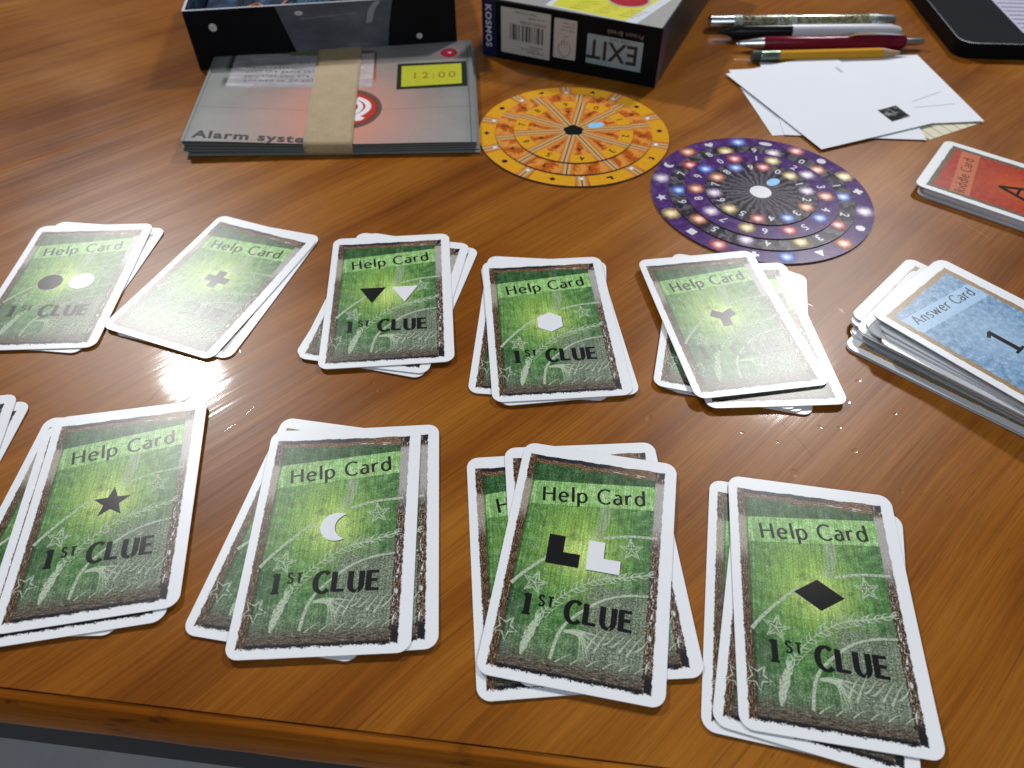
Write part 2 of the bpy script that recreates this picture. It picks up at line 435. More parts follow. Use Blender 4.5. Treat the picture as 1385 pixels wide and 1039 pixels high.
    cL = m.ramp(nv * .6 + nf * .4, [(.44, (.014, .010, .007)), (.505, (.105, .053, .024)), (.555, (.18, .12, .075)), (.63, (.55, .50, .43))])
    pale = y.ss(15.5, 18) * y.ss(36, 27)
    cL = m.mix(pale * .6, cL, m.ramp(nf, [(.3, (.30, .24, .18)), (.5, (.52, .46, .38)), (.7, (.72, .70, .68))]))
    cR = m.ramp(nv * .55 + nf * .45, [(.45, (.010, .008, .008)), (.50, (.085, .048, .026)), (.55, (.25, .17, .11)), (.62, (.72, .73, .75))])
    paleR = y.ss(9, 11) * y.ss(40, 26)
    cR = m.mix(paleR * .55, cR, m.ramp(nf2, [(.3, (.35, .31, .28)), (.55, (.70, .69, .70)), (.75, (.8, .82, .85))]))
    flake = m.noise(x * 1.1, y * .35, 23, 3, .6).ss(.56, .60) * (54.5 - x).ss(2.6, 2.0) * (54.5 - x).ss(.9, 1.4) * y.ss(40, 50)
    cR = m.mix(flake, cR, (.78, .80, .84))
    cR = m.mix((y + (nf - .5) * 4).ss(79, 84) * (54.5 - x).ss(3.0, 2.2), cR, (.020, .019, .022))
    cT = m.mix((y + (slow - .5) * 2.2 + (nf - .5) * .9).ss(7.1, 6.4) * x.ss(44, 30), m.ramp(nh * .5 + nf * .5, [(.41, (.03, .017, .010)), (.49, (.14, .068, .030)), (.55, (.23, .14, .08)), (.62, (.50, .42, .35))]), (.020, .020, .028))
    wstreak = m.noise(x * .28, y * 2.0, 27, 3, .5).ss(.55, .62) * (y - .02 * x).ss(6.3, 6.8) * (y - .02 * x).ss(8.4, 7.4) * x.ss(28, 34)
    cT = m.mix(wstreak * .85, cT, (.76, .74, .72))
    cB = m.ramp(nh * .6 + nf * .4, [(.42, (.015, .013, .012)), (.49, (.085, .068, .052)), (.55, (.17, .145, .115)), (.62, (.34, .31, .27))])
    c = m.mix((x - 3.05 + (nv - .5) * 2.2 - 3.0).ab().ss(.5, .2) * .6, c, (.012, .02, .012))
    cB = m.mix((87.75 - y + (nf - .5) * 1.2).ss(1.6, .9), cB, (.018, .017, .020))
    c = m.mix(ft, c, cT); c = m.mix(fb, c, cB); c = m.mix(fl, c, cL); c = m.mix(fr_, c, cR)
    c = m.mix(((54.5 - x).ss(2.2, 1.6) * y.ss(8.4, 7.4)), c, (.018, .018, .026))
    c = m.mix(inside, card_white(), c)
    return finish(m, c, x, y)

def simple_print(name, border, field, bandc, bandtop, slope, glowc, gpos):
    m = Mat(name); x, y, _ = m.coord('UV')
    nf = m.noise(x * 1.9, y * 1.9, 0, 4, .65); nm = m.noise(x * .35, y * .35, 2, 5, .65); nv = m.noise(x * 1.6, y * .5, 6, 4, .7); nw = m.noise(x * .2, y * .2, 9, 3)
    d = (x - 3.6).mn(54.6 - x).mn(y - 5.2).mn(87.0 - y)
    inside = (d + (nf - .5) * 1.5 + (nw - .5) * 1.2).ss(-.05, .12)
    c = m.ramp(nm * .5 + nf * .25 + nv * .25, field)
    gx = (x - gpos[0]) / 14.0; gy = (y - gpos[1]) / 17.0
    c = m.mix(((gx * gx + gy * gy) * -1.0).exp() * (nf * .4 + .4), c, glowc)
    yb = y - (x - 5.0) * slope
    band = yb.ss(bandtop - .15, bandtop + .15) * yb.ss(bandtop + 10.2, bandtop + 9.9)
    c = m.mix(band * .72, c, m.ramp(nf, bandc))
    c = m.mix((d + (nf - .5) * 1.1 + (nw - .5) * 2.0).ss(3.0, 2.3), c, m.ramp(nv * .5 + nf * .5, border))
    c = m.mix(inside, card_white(), c)
    return finish(m, c, x, y)
M_HELP = help_print()
M_ANS = simple_print('answer_card_print', [(.3, (.10, .055, .018)), (.46, (.27, .165, .065)), (.58, (.42, .30, .16)), (.7, (.60, .50, .36))],
    [(.40, (.075, .165, .31)), (.48, (.15, .29, .48)), (.54, (.24, .41, .62)), (.62, (.46, .60, .76))],
    [(.3, (.30, .52, .78)), (.7, (.52, .72, .90))], 11.0, .150, (.40, .56, .74), (29, 44))
M_RID = simple_print('riddle_card_print', [(.3, (.030, .032, .026)), (.46, (.09, .085, .055)), (.58, (.19, .15, .07)), (.72, (.36, .30, .2))],
    [(.34, (.15, .010, .010)), (.48, (.36, .035, .018)), (.6, (.50, .065, .022)), (.74, (.60, .16, .06))],
    [(.3, (.48, .11, .035)), (.7, (.66, .26, .12))], 17.2, -.13, (.62, .12, .02), (30, 48))

def bow(me, amp=.42 * mm):
    for v in me.vertices: v.co.z += amp * (2 * v.co.y / CH) ** 2 + amp * .25 * (2 * v.co.x / CW) ** 2
    me.update(); return me
def card_mesh(name, mat, th=TH):
    mb = MB(); o1 = rrect(CW, CH, 4.5 * mm, 8); out = []
    for i in range(len(o1)):
        a_, b_ = o1[i], o1[(i + 1) % len(o1)]; q = max(1, int(math.hypot(b_[0] - a_[0], b_[1] - a_[1]) / (5 * mm)))
        out += [(a_[0] + (b_[0] - a_[0]) * k / q, a_[1] + (b_[1] - a_[1]) * k / q) for k in range(q)]
    n = len(out); ts = [.12, .25, .4, .55, .7, .85, 1.0]
    for s_ in (0, 1):
        mb.v.append((0, 0, s_ * th))
        for t_ in ts: mb.v += [(x_ * t_, y_ * t_, s_ * th) for x_, y_ in out]
    K = 1 + n * len(ts)
    for s_ in (0, 1):
        for i in range(n):
            i2 = (i + 1) % n; f = [s_ * K, s_ * K + 1 + i, s_ * K + 1 + i2]; mb.f.append(f if s_ else f[::-1]); mb.mi.append(s_)
            for q in range(len(ts) - 1):
                a_, b_ = s_ * K + 1 + q * n, s_ * K + 1 + (q + 1) * n
                f = [a_ + i, b_ + i, b_ + i2, a_ + i2]; mb.f.append(f if s_ else f[::-1]); mb.mi.append(s_)
    o_ = 1 + (len(ts) - 1) * n
    for i in range(n): mb.f.append([o_ + i, o_ + (i + 1) % n, K + o_ + (i + 1) % n, K + o_ + i]); mb.mi.append(0)
    return mb.mesh(name, [M_PAPER, mat], uv=lambda c: (c.x / mm + 29.4, 45.5 - c.y / mm))
ME_HELP = card_mesh('help_card', M_HELP); ME_ANS = card_mesh('answer_card', M_ANS, .40 * mm); ME_RID = card_mesh('riddle_card', M_RID, .36 * mm)

def ink(name, col, rough=CARD_R, spec=.47):
    m = Mat(name); x, y, z = m.coord('Object'); n = m.noise(x * 1500, y * 1500, 0, 3)
    m.set(m.mix(n, tuple(q * .75 for q in col), tuple(q * 1.3 for q in col)), rough=rough, spec=spec); return m.m
M_INK = ink('black_ink', (.012, .012, .013)); M_WHITE = plain('white_ink', (.76, .78, .82), CARD_R, .03, spec=.47)
M_SHADE = ink('symbol_shade', (.03, .05, .02))
def drawing_mat():
    m = Mat('pale_line_paint'); x, y, z = m.coord('Object'); n = m.noise(x * 1400, y * 1400, 0, 3)
    m.set(m.mix(n, (.52, .68, .44), (.76, .83, .70)), rough=CARD_R, spec=.47, alpha=n.ss(.30, .60) * .45 + .30); return m.m
M_DRAW = drawing_mat()
def P(x, y): return ((x - 29.4) * mm, (45.5 - y) * mm)       # card mm, y from the top
def title_mesh(name, s, x, y, h, rot, z, squeeze=1.0, wv=.175, wh=.11, track=.2):
    mb = MB(); a, b = P(x, y); pen_text(mb, s, a, b, h * mm, wv, wh, rot, z=z, squeeze=squeeze, track=track)
    return mb.mesh(name, [M_INK])
ZT = TH + .034 * mm
ME_TITLE = title_mesh('title_lettering', 'Help Card', 11.3, 24.9, 5.9, R(6.9), ZT, 1.02, track=.15)
mb = MB()
a, b = P(11.0, 69.2); pen_text(mb, '1', a, b, 7.4 * mm, .27, .12, 0, z=ZT, squeeze=.86)
a, b = P(15.9, 65.4); pen_text(mb, 'ST', a, b, 3.7 * mm, .25, .17, 0, z=ZT, track=.08, squeeze=.80)
a, b = P(25.4, 69.2); pen_text(mb, 'CLUE', a, b, 7.3 * mm, .27, .155, 0, z=ZT, track=.05, squeeze=.86)
ME_CLUE = mb.mesh('clue_lettering', [M_INK])
# faint painted stars, sprigs and arcs
mb = MB(); zk = [TH + .012 * mm]
def draw(pts, wd, taper=None, sm=True):
    q = smooth_path(pts, 5) if sm else pts
    zk[0] += 4e-7; ribbon(mb, [P(*a) for a in q], wd * mm, z=zk[0], taper=taper)
def dstar(cx, cy, r, rot):
    p = star_pts(cx, cy, r, .40, 5, rot); draw(p + [p[0]], .55, sm=False)
    for k in range(0, 10, 2): draw([(cx, cy), (p[k][0] * .8 + cx * .2, p[k][1] * .8 + cy * .2)], .4, sm=False)
dstar(44.6, 39.3, 4.3, -98); dstar(13.4, 57.6, 4.4, -80); 
p = star_pts(6.6, 74.8, 4.2, .42, 5, -60); draw(p + [p[0]], .55, sm=False)
draw([(5.5, 59.2), (9.6, 54), (16.7, 46.7), (22, 42.6)], 1.25, lambda t: 1 - .35 * t)
draw([(34.5, 36.6), (39, 35.2), (44.9, 33.9), (53.4, 33.2)], 1.0)
draw([(22.3, 82.4), (24.1, 73), (28.3, 66.9), (36.4, 60), (44, 56.8), (51.6, 55.6)], 1.05, lambda t: 1 - .3 * t)
def sprig(pts, n, ln, wd, ang=42, side=(1, -1)):
    q = smooth_path(pts, 8); draw(pts, wd * .8)
    for k in range(n):
        i = int((k + .6) / n * (len(q) - 2)); a, b = q[i], q[i + 1]
        th = math.atan2(b[1] - a[1], b[0] - a[0])
        for s in side:
            t2 = th + s * R(ang + random.uniform(-8, 8)); L = ln * random.uniform(.75, 1.15)
            draw([a, (a[0] + .55 * L * math.cos(t2), a[1] + .55 * L * math.sin(t2)), (a[0] + L * math.cos(t2 - s * .35), a[1] + L * math.sin(t2 - s * .35))], wd, lambda t: 1.15 - t)
sprig([(16.5, 69.7), (19.5, 65), (24, 60), (29, 56)], 9, 4.2, .36, 46)
sprig([(27, 57.5), (31.8, 54.2), (36, 52), (38.5, 51.2)], 8, 4.4, .42, 50)
sprig([(38.5, 51.3), (42, 50.6), (47, 49.2), (52.6, 47.2)], 6, 3.4, .62, 40)
sprig([(12.9, 82.5), (13.9, 78), (15, 74), (16.6, 69.5)], 6, 4.2, .8, 30)
sprig([(13.2, 81), (14.4, 76), (15.6, 72)], 5, 3.0, 1.15, 26)
sprig([(14.2, 78.5), (15.2, 74), (16.6, 69)], 5, 2.6, 1.0, 20)
for k in range(11):
    a0 = R(-8 + 13 * k); L = random.uniform(9, 15)
    draw([(25.4 + .4 * k, 72.6), (25 + .5 * L * math.cos(a0 * .6) + .4 * k, 72.2 + .25 * L * math.sin(a0 * .6) - .5), (26 + L * math.cos(a0 * .55), 72.5 + .75 * L * math.sin(a0 * .55))], .8, lambda t: 1.1 - t)
for k in range(7):
    xx = 33 + 2.6 * k; draw([(xx, 76 + random.uniform(-2, 2)), (xx + 2.2, 73.2), (xx + 4.4, 69.5 + random.uniform(-1, 2))], .75, lambda t: 1.1 - t)
for k in range(6):
    xx = 24 + 5 * k; draw([(xx, 83 - .2 * k), (xx + 2.5, 81 - .2 * k), (xx + 5, 79.6)], .45, lambda t: 1.1 - t)
ME_DRAW = mb.mesh('line_drawing', [M_DRAW])

def sym_mesh(shapes):
    """shapes = [(points in card mm, 'k' or 'w')]; a thin shade line under the lower right edge"""
    mb = MB()
    for i, (pts, c) in enumerate(shapes):
        if c == 'w': mb.poly([P(x + .28, y + .30) for x, y in pts], TH + .032 * mm + i * 1e-6, 2)
        mb.poly([P(x, y) for x, y in pts], TH + .042 * mm + i * 1e-6, 0 if c == 'k' else 1)
    me = mb.mesh('symbol', [M_INK, M_WHITE, M_SHADE])
    for p in me.polygons:
        if p.normal.z < 0: p.flip()
    return me
CX, CY = 28.8, 44.4
Lsh = lambda ox: [(ox, 38.2), (ox + 5.7, 38.2), (ox + 5.7, 44.5), (ox + 11.6, 44.5), (ox + 11.6, 49.6), (ox, 49.6)]
def tri_down(cx): return [(cx - 6.2, 39.2), (cx + 6.2, 39.2), (cx, 50.1)]
def wye():
    pts = []
    for k in range(3):
        a = R(90 + 120 * k); d = (math.cos(a), math.sin(a)); n = (-d[1], d[0])
        pts += [(CX + 6.1 * d[0] - 2.2 * n[0], CY + 6.1 * d[1] - 2.2 * n[1]), (CX + 6.1 * d[0] + 2.2 * n[0], CY + 6.1 * d[1] + 2.2 * n[1])]
        a2 = R(90 + 120 * k + 60); pts.append((CX + 2.6 * math.cos(a2), CY + 2.6 * math.sin(a2)))
    return pts
moon_pts = ell(30.2, 44.2, 5.9, 5.7, -62, -298, 20) + ell(35.2, 44.2, 5.7, 5.3, 112, 248, 16)
SYM = {
 'dia': sym_mesh([([(20.2, 43.9), (28.4, 38.3), (36.8, 43.9), (28.6, 49.5)], 'k')]),
 'ell': sym_mesh([(Lsh(15.6), 'k'), (Lsh(29.7), 'w')]),
 'moon': sym_mesh([(moon_pts, 'w')]),
 'why': sym_mesh([(wye(), 'k')]),
 'plus': sym_mesh([([(CX + a, CY + b) for a, b in ((-2.1, -6), (2.1, -6), (2.1, -2.1), (6, -2.1), (6, 2.1), (2.1, 2.1), (2.1, 6), (-2.1, 6), (-2.1, 2.1), (-6, 2.1), (-6, -2.1), (-2.1, -2.1))], 'k')]),
 'circ': sym_mesh([(ell(22.1, 45.1, 5.7, 5.6, 0, 348, 28), 'k'), (ell(36.8, 44.8, 5.9, 5.7, 0, 348, 28), 'w')]),
 'tri': sym_mesh([(tri_down(21.4), 'k'), (tri_down(36.6), 'w')]),
 'star': sym_mesh([(star_pts(29.1, 45.0, 6.9, .42, 5, -90), 'k')]),
 'hex': sym_mesh([([(CX + 6.5 * math.cos(R(30 + 60 * k)), CY + .2 + 6.4 * math.sin(R(30 + 60 * k))) for k in range(6)], 'w')]),
}
WORD = {'dia': 'a black diamond', 'ell': 'a black and a white L shape', 'moon': 'a white crescent moon', 'why': 'a black Y shape', 'plus': 'a black plus sign',
        'circ': 'a black and a white circle', 'tri': 'a black and a white triangle', 'star': 'a black star', 'hex': 'a white hexagon', 'cut': None}
def help_card(x, y, deg, z, label, sym=None, tilt=(0, 0)):
    o = obj('help_card', ME_HELP, loc=(x, y, z), rot=(R(tilt[0]), R(tilt[1]), R(deg)))
    tag(o, label, 'card', 'green help cards laid out in piles')
    obj('title_lettering', ME_TITLE, o); obj('line_drawing', ME_DRAW, o); obj('clue_lettering', ME_CLUE, o)
    if sym: obj('symbol', SYM[sym], o)
    return o
GAP = .58 * mm
# (x, y, degrees, label[, tilt]) from the bottom card upwards; the last one is on top
for me_ in [ME_HELP, ME_TITLE, ME_CLUE, ME_DRAW] + list(SYM.values()): bow(me_)
PILES = {
 'dia': [(.0943, .1038, -11.93, 'green help card sticking out left at the bottom of the diamond pile'),
         (.1005, .1023, -16.32, 'green help card turned clockwise between two others in the diamond pile'),
         (.1036, .1058, -9.13, None)],
 'ell': [(.0153, .1207, 4.48, 'green help card with H of its title showing, bottom of the L shape pile'),
         (.0287, .1244, 2.90, 'green help card fanned out to the right under the L shape card'),
         (.0258, .1208, -10.77, None)],
 'moon': [(-.0707, .1344, -9.21, 'green help card fanned out left below the crescent moon card'),
          (-.0556, .1328, 3.81, 'green help card with right border showing beside the crescent moon card'),
          (-.0634, .1319, 2.76, None)],
 'star': [(-.1584, .1386, .98, 'green help card fanned furthest left at the bottom of the star pile'),
          (-.1498, .1381, 9.82, 'green help card peeping out just below the star card'),
          (-.1467, .1428, 9.92, None)],
 'cut': [(-.2267, .1459, 1.37, 'lower help card of the pile left of the star pile, mostly cropped away'),
         (-.2262, .1461, 10.36, 'upper help card of the pile left of the star pile, mostly cropped away')],
 'why': [(.1044, .2362, -13.4, 'bottom help card of the Y shape pile, only its white edge showing'),
         (.1010, .2374, -13.6, 'second lowest help card of the Y shape pile, only a thin edge showing'),
         (.0984, .2382, -13.67, 'green help card fanned out to the lower left under the Y shape card'),
         (.1069, .2344, 2.43, 'green help card fanned out to the right directly under the Y shape card'),
         (.0975, .2406, 8.93, None, (-.25, .75))],
 'hex': [(.0140, .2406, -4.24, 'green help card fanned out left at the bottom of the white hexagon pile'),
         (.0190, .2383, 6.83, 'help card with only white edges showing under the white hexagon card'),
         (.0179, .2387, 4.36, None)],
 'tri': [(-.0561, .2563, -13.65, 'bottom help card of the triangle pile, turned furthest clockwise'),
         (-.0578, .2569, -9.26, 'middle help card of the triangle pile, corners poking out'),
         (-.0580, .2572, 4.94, None)],
 'plus': [(-.1392, .2680, -15.62, 'help card peeping out on the right below the plus sign card'),
          (-.1427, .2681, -20.19, None, (0, .5))],
 'circ': [(-.2146, .2680, -5.98, 'help card peeping out on the right below the two circles card'),
          (-.2154, .2672, 2.45, None)],
}
for k, pile in PILES.items():
    for i, c in enumerate(pile):
        tilt = c[4] if len(c) > 4 else (0, 0)
        z = .04 * mm + i * GAP + (abs(math.sin(R(tilt[1]))) * CW / 2 + abs(math.sin(R(tilt[0]))) * CH / 2)
        lab = c[3] or 'green help card with %s on top of its pile' % WORD[k]
        help_card(c[0], c[1], c[2], z, lab, k if c[3] is None else None, tilt)

# ---- answer cards
ZA = .40 * mm + .02 * mm
ME_AT = title_mesh('title_lettering', 'Answer Card', 9.9, 17.6, 5.0, R(-9.2), ZA, .95, .14, .09, .145)
mb = MB(); a, b = P(25.2, 53.2); pen_text(mb, '1', a, b, 14.4 * mm, .17, .085, 0, z=ZA); ME_AN = mb.mesh('number_lettering', [M_INK])
ANS = [(.2004, .2172, 49.0, .0000), (.2036, .2223, 47.0, .0016), (.2049, .2266, 46.0, .0028), (.2060, .2286, 44.5, .0045), (.2045, .2188, 45.5, .0055),
       (.2086, .2199, 45.0, .0065), (.2080, .2173, 46.0, .0075), (.2106, .2098, 47.0, .0085), (.2119, .2117, 45.5, .0095), (.2107, .2133, 43.0, .0105), (.2095, .2180, 41.0, .0115), (.2079, .2165, 40.5, .0136)]
full = []
for i in range(len(ANS) - 1):
    a, b = ANS[i], ANS[i + 1]; n = max(1, round((b[3] - a[3]) / .00052))
    for k in range(n):
        t = k / n
        full.append((a[0] + random.uniform(-.0005, .0005) * (k > 0), a[1] + random.uniform(-.0005, .0005) * (k > 0), a[2] + random.uniform(-.5, .5) * (k > 0), a[3] + t * (b[3] - a[3])))
full.append(ANS[-1])
for i, (x, y, d, z) in enumerate(full):
    o = obj('answer_card', ME_ANS, loc=(x, y, z + .02 * mm), rot=(0, 0, R(d)))
    if i == len(full) - 1: lab = 'blue answer card with a big number 1, on top of the tall pile'
    elif i == 0: lab = 'bottom blue answer card of the tall pile, blue field and gold border showing'
    else: lab = 'blue answer card inside the tall messy pile, white edge showing'
    tag(o, lab, 'card', 'blue answer cards in the tall pile')
    obj('title_lettering', ME_AT, o)
    if i == len(full) - 1: obj('number_lettering', ME_AN, o)
# ---- riddle cards
ZR = .36 * mm + .02 * mm
M_RINK = ink('dark_red_ink', (.035, .010, .008))
mb = MB(); a, b = P(8.2, 24.2); pen_text(mb, 'Riddle Card', a, b, 5.2 * mm, .13, .085, R(7.5), z=ZR, squeeze=1.0, track=.20); ME_RT = mb.mesh('title_lettering', [M_RINK])
mb = MB(); a, b = P(20.5, 52.2); pen_text(mb, 'A', a, b, 14.5 * mm, .17, .10, 0, z=ZR, squeeze=1.15); ME_RA = mb.mesh('letter_lettering', [M_INK])
NR = 13
for i in range(NR):
    topc = i == NR - 1; j = 0 if topc else 1
    o = obj('riddle_card', ME_RID, loc=(.2746 + .0022 * j + random.uniform(-.0003, .0003) * j, .3408 - .0016 * j + random.uniform(-.0003, .0003) * j, .02 * mm + i * .44 * mm),
            rot=(0, 0, R(52.4 + random.uniform(-.6, .6) * j)))
    tag(o, 'red riddle card with a black letter A, on top of the neat pile' if topc else 'red riddle card squared up in the neat pile, white edge showing', 'card', 'red riddle cards in the neat pile')
    obj('title_lettering', ME_RT, o); 
    if topc: obj('letter_lettering', ME_RA, o)

# ================================================================ decoder discs
def disc_mesh(r, th, mat, hole=0, n=96, z0=0.0):
    mb = MB(); mb.prism([(r * math.cos(2 * math.pi * k / n), r * math.sin(2 * math.pi * k / n)) for k in range(n)], z0, z0 + th, 1, 0)
    return mb.mesh('disc', [plain('disc_board', (.10, .07, .06), .7), mat])
def polar_mat(name, build):
    m = Mat(name); x, y, z = m.coord('Object')
    x = x * 1000.0; y = y * 1000.0
    r = (x * x + y * y).sq(); a = y.at2(x) * (180 / math.pi)
    c = build(m, x, y, r, a); m.set(c, rough=.27, spec=.30); return m.m
def sector(a, base):    # -.5 .. .5 within a 36 degree sector centred on base
    return ((a - base) / 36.0 + 100.5).fr() - .5
def marble(m, x, y, r, a):
    n = m.noise(x * .16, y * .16, 3, 4, .6, 1.6); s = ((a * .35 + r * .2 + n * 9.0)).sin() * .5 + .5
    return m.ramp(s * .6 + n * .4, [(.2, (.38, .080, .010)), (.42, (.48, .125, .015)), (.6, (.56, .185, .026)), (.8, (.64, .27, .055))])
def strut(m, c, s, r, lo, hi, wd):
    d = s.ab(); arc = d * r * .628          # distance from the sector edge in mm
    e = (d * -1.0 + .5) * r * .628
    msk = e.ss(wd, wd * .82) * r.ss(lo - .3, lo) * r.ss(hi + .3, hi)
    c = m.mix(msk, c, (.48, .19, .055))
    c = m.mix(msk * e.ss(wd * .60, wd * .42) , c, (.56, .36, .15))
    c = m.mix(msk * e.ss(.50, .25), c, (.07, .045, .03))
    return c
YEL = [(.3, (.60, .27, .012)), (.7, (.68, .35, .022))]
def o_outer(m, x, y, r, a):
    n = m.noise(x * .5, y * .5, 0, 4); c = m.ramp(n, YEL); s = sector(a, -106)
    c = m.mix(s.ab().ss(.36, .39), c, marble(m, x, y, r, a))
    return strut(m, c, s, r, 20, 60, 3.9)
def o_mid(m, x, y, r, a):
    return strut(m, marble(m, x, y, r, a), sector(a, -80), r, 10, 50, 3.6)
def o_in(m, x, y, r, a):
    s = sector(a, -84); n = m.noise(x * .5, y * .5, 0, 4); c = marble(m, x, y, r, a)
    c = m.mix(r.ss(27.8, 28.1), c, m.ramp(n, YEL)); c = m.mix(s.ab().ss(.335, .35), c, marble(m, x + 20, y, r, a))
    return strut(m, c, s, r, 4, 40, 3.4)
M_DARK = ink('disc_dark_ink', (.045, .020, .010)); M_BLACKD = ink('disc_black_ink', (.012, .011, .010))
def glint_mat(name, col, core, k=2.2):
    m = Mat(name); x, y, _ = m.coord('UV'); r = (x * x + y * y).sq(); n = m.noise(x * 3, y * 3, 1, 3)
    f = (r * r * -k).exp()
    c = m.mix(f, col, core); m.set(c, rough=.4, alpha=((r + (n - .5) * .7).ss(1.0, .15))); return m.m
def ring_text(mb, items, rad, h, z, face=0):
    for s, ang in items:
        v, f = font_text(s, h, align='CENTER', bold=.012); ca, sa = math.cos(R(ang)), math.sin(R(ang))
        # top of the figure points outwards
        mb.add([(ca * (rad + q - h / 2) + sa * p, sa * (rad + q - h / 2) - ca * p, z) for p, q in v], f, face)
def shape_pts(kind, r):
    if kind == 'circle': return ell(0, 0, r, r, 0, 342, 19)
    if kind == 'star': return star_pts(0, 0, r * 1.25, .45)
    if kind == 'sun': return star_pts(0, 0, r * 1.2, .6, 6)
    if kind == 'diamond': return [(-r * 1.15, 0), (0, -r), (r * 1.15, 0), (0, r)]
    if kind == 'square': return [(-r * .85, -r * .85), (r * .85, -r * .85), (r * .85, r * .85), (-r * .85, r * .85)]
    if kind == 'hexagon': return [(r * math.cos(R(60 * k)), r * math.sin(R(60 * k))) for k in range(6)]
    if kind == 'triangle': return [(-r, -r * .8), (r, -r * .8), (0, r)]
    if kind == 'ell': return [(-r, r), (-r * .1, r), (-r * .1, 0), (r, 0), (r, -r * .9), (-r, -r * .9)]
    if kind == 'plus':
        k = r * .38; return [(-k, -r), (k, -r), (k, -k), (r, -k), (r, k), (k, k), (k, r), (-k, r), (-k, k), (-r, k), (-r, -k), (-k, -k)]
    if kind == 'moon': return ell(0, 0, r * 1.1, r * 1.1, 55, 305, 14) + ell(r * .75, 0, r * .85, r * .9, 260, 100, 10)
    if kind == 'wye':
        o = []
        for k in range(3):
            a = R(90 + 120 * k); d = (math.cos(a), math.sin(a)); n = (-d[1], d[0])
            o += [(r * 1.1 * d[0] + s * r * .38 * n[0], r * 1.1 * d[1] + s * r * .38 * n[1]) for s in (-1, 1)]
            a += R(60); o.append((.45 * r * math.cos(a), .45 * r * math.sin(a)))
        return o
    if kind == 'heart': return [(0, -r), (r, 0), (r * .95, r * .6), (r * .5, r * .85), (0, r * .45), (-r * .5, r * .85), (-r * .95, r * .6), (-r, 0)]
    if kind == 'eye': return ell(0, 0, r * 1.5, r * .7, 0, 340, 17)
def ring_shapes(parent, mat, items, rad, r, z):
    for k, (kind, ang) in enumerate(items):
        m1 = MB(); ca, sa = math.cos(R(ang)), math.sin(R(ang))
        pts = [(ca * (rad + q) + sa * p, sa * (rad + q) - ca * p) for p, q in shape_pts(kind, r)]
        ar = sum(pts[i][0] * pts[(i + 1) % len(pts)][1] - pts[(i + 1) % len(pts)][0] * pts[i][1] for i in range(len(pts)))
        m1.poly(pts if ar > 0 else pts[::-1], z); obj('symbol', m1.mesh('symbol', [mat]), parent)
def blobs(name, items, mat, z, asp=(1.0, 1.0)):
    """soft round prints: items = (angle, radius of place, size)"""
    mb = MB(); uvs = []
    for i, (ang, rad, sz) in enumerate(items):
        cx, cy = rad * math.cos(R(ang)), rad * math.sin(R(ang))
        mb.add([(cx + dx * sz, cy + dy * sz, z + i * 1e-6) for dx, dy in ((-1, -1), (1, -1), (1, 1), (-1, 1))], [[0, 1, 2, 3]])
        uvs += [(-1, -1), (1, -1), (1, 1), (-1, 1)]
    me = mb.mesh(name, [mat]); L = me.uv_layers.new(name='UVMap')
    for lp in me.loops: L.data[lp.index].uv = uvs[lp.vertex_index]
    return me
root = empty('decoder_disc', (.0372, .4078, 0)); tag(root, 'orange and yellow number decoder wheel with a black centre', 'decoder disc')
t = 1.0 * mm; EPS = .03 * mm
d1 = obj('outer_ring_disc', disc_mesh(58 * mm, t, polar_mat('orange_outer', o_outer)), root, (0, 0, .02 * mm))
d2 = obj('middle_disc', disc_mesh(47.6 * mm, .7 * mm, polar_mat('orange_middle', o_mid)), root, (0, 0, 1.03 * mm))
d3 = obj('inner_disc', disc_mesh(36.4 * mm, .7 * mm, polar_mat('orange_inner', o_in)), root, (0, 0, 1.75 * mm))
ring_shapes(d1, M_BLACKD, [('diamond', -106), ('ell', -70), ('moon', -34), ('sun', 2), ('square', 37), ('wye', 73), ('heart', 110), ('circle', 146), ('plus', -179), ('circle', -142)], 52.9 * mm, 1.75 * mm, t + EPS)
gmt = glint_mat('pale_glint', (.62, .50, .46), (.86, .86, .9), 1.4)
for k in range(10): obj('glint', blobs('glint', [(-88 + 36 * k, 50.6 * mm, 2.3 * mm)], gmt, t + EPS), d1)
mb = MB(); ring_text(mb, [(str((2 - k) % 10), -80 + 36 * k) for k in range(10)], 42 * mm, 4.2 * mm, .7 * mm + EPS); obj('numeral_ring', mb.mesh('numeral_ring', [M_DARK]), d2)
mb = MB(); ring_text(mb, [(str((4 - k) % 10), -84 + 36 * k) for k in range(10)], 32 * mm, 4.4 * mm, .7 * mm + EPS)
ring_text(mb, [(str((4 - k) % 10), -84 + 36 * k) for k in range(10) if k != 3], 22.3 * mm, 3.8 * mm, .7 * mm + EPS); obj('numeral_ring', mb.mesh('numeral_ring', [M_DARK]), d3)
mb = MB(); hub = [((5.9 + .7 * math.sin(7 * a) * .5) * mm * math.cos(a), (5.9 + .7 * math.sin(5 * a)) * mm * math.sin(a)) for a in [2 * math.pi * k / 40 for k in range(40)]]
mb.poly(hub, .7 * mm + EPS); obj('centre_hole', mb.mesh('centre_hole', [ink('centre_black', (.008, .008, .008))]), d3)  # flat black patch drawn for the centre hole
mb = MB(); mb.poly([(q[0], q[1]) for q in [(ca_ * 5.4 * mm, sa_ * 3.0 * mm) for ca_, sa_ in [(math.cos(2 * math.pi * k / 24), math.sin(2 * math.pi * k / 24)) for k in range(24)]]], 0)
win = Mat('blue_window'); x, y, z = win.coord('Object'); win.set(win.mix(win.noise(x * 500, y * 500, 0, 3), (.12, .42, .85), (.42, .70, .95)), rough=.3)
obj('reading_window', mb.mesh('reading_window', [win.m]), d3, (15.5 * mm * math.cos(R(23)), 15.5 * mm * math.sin(R(23)), .7 * mm + EPS), (0, 0, R(20)))

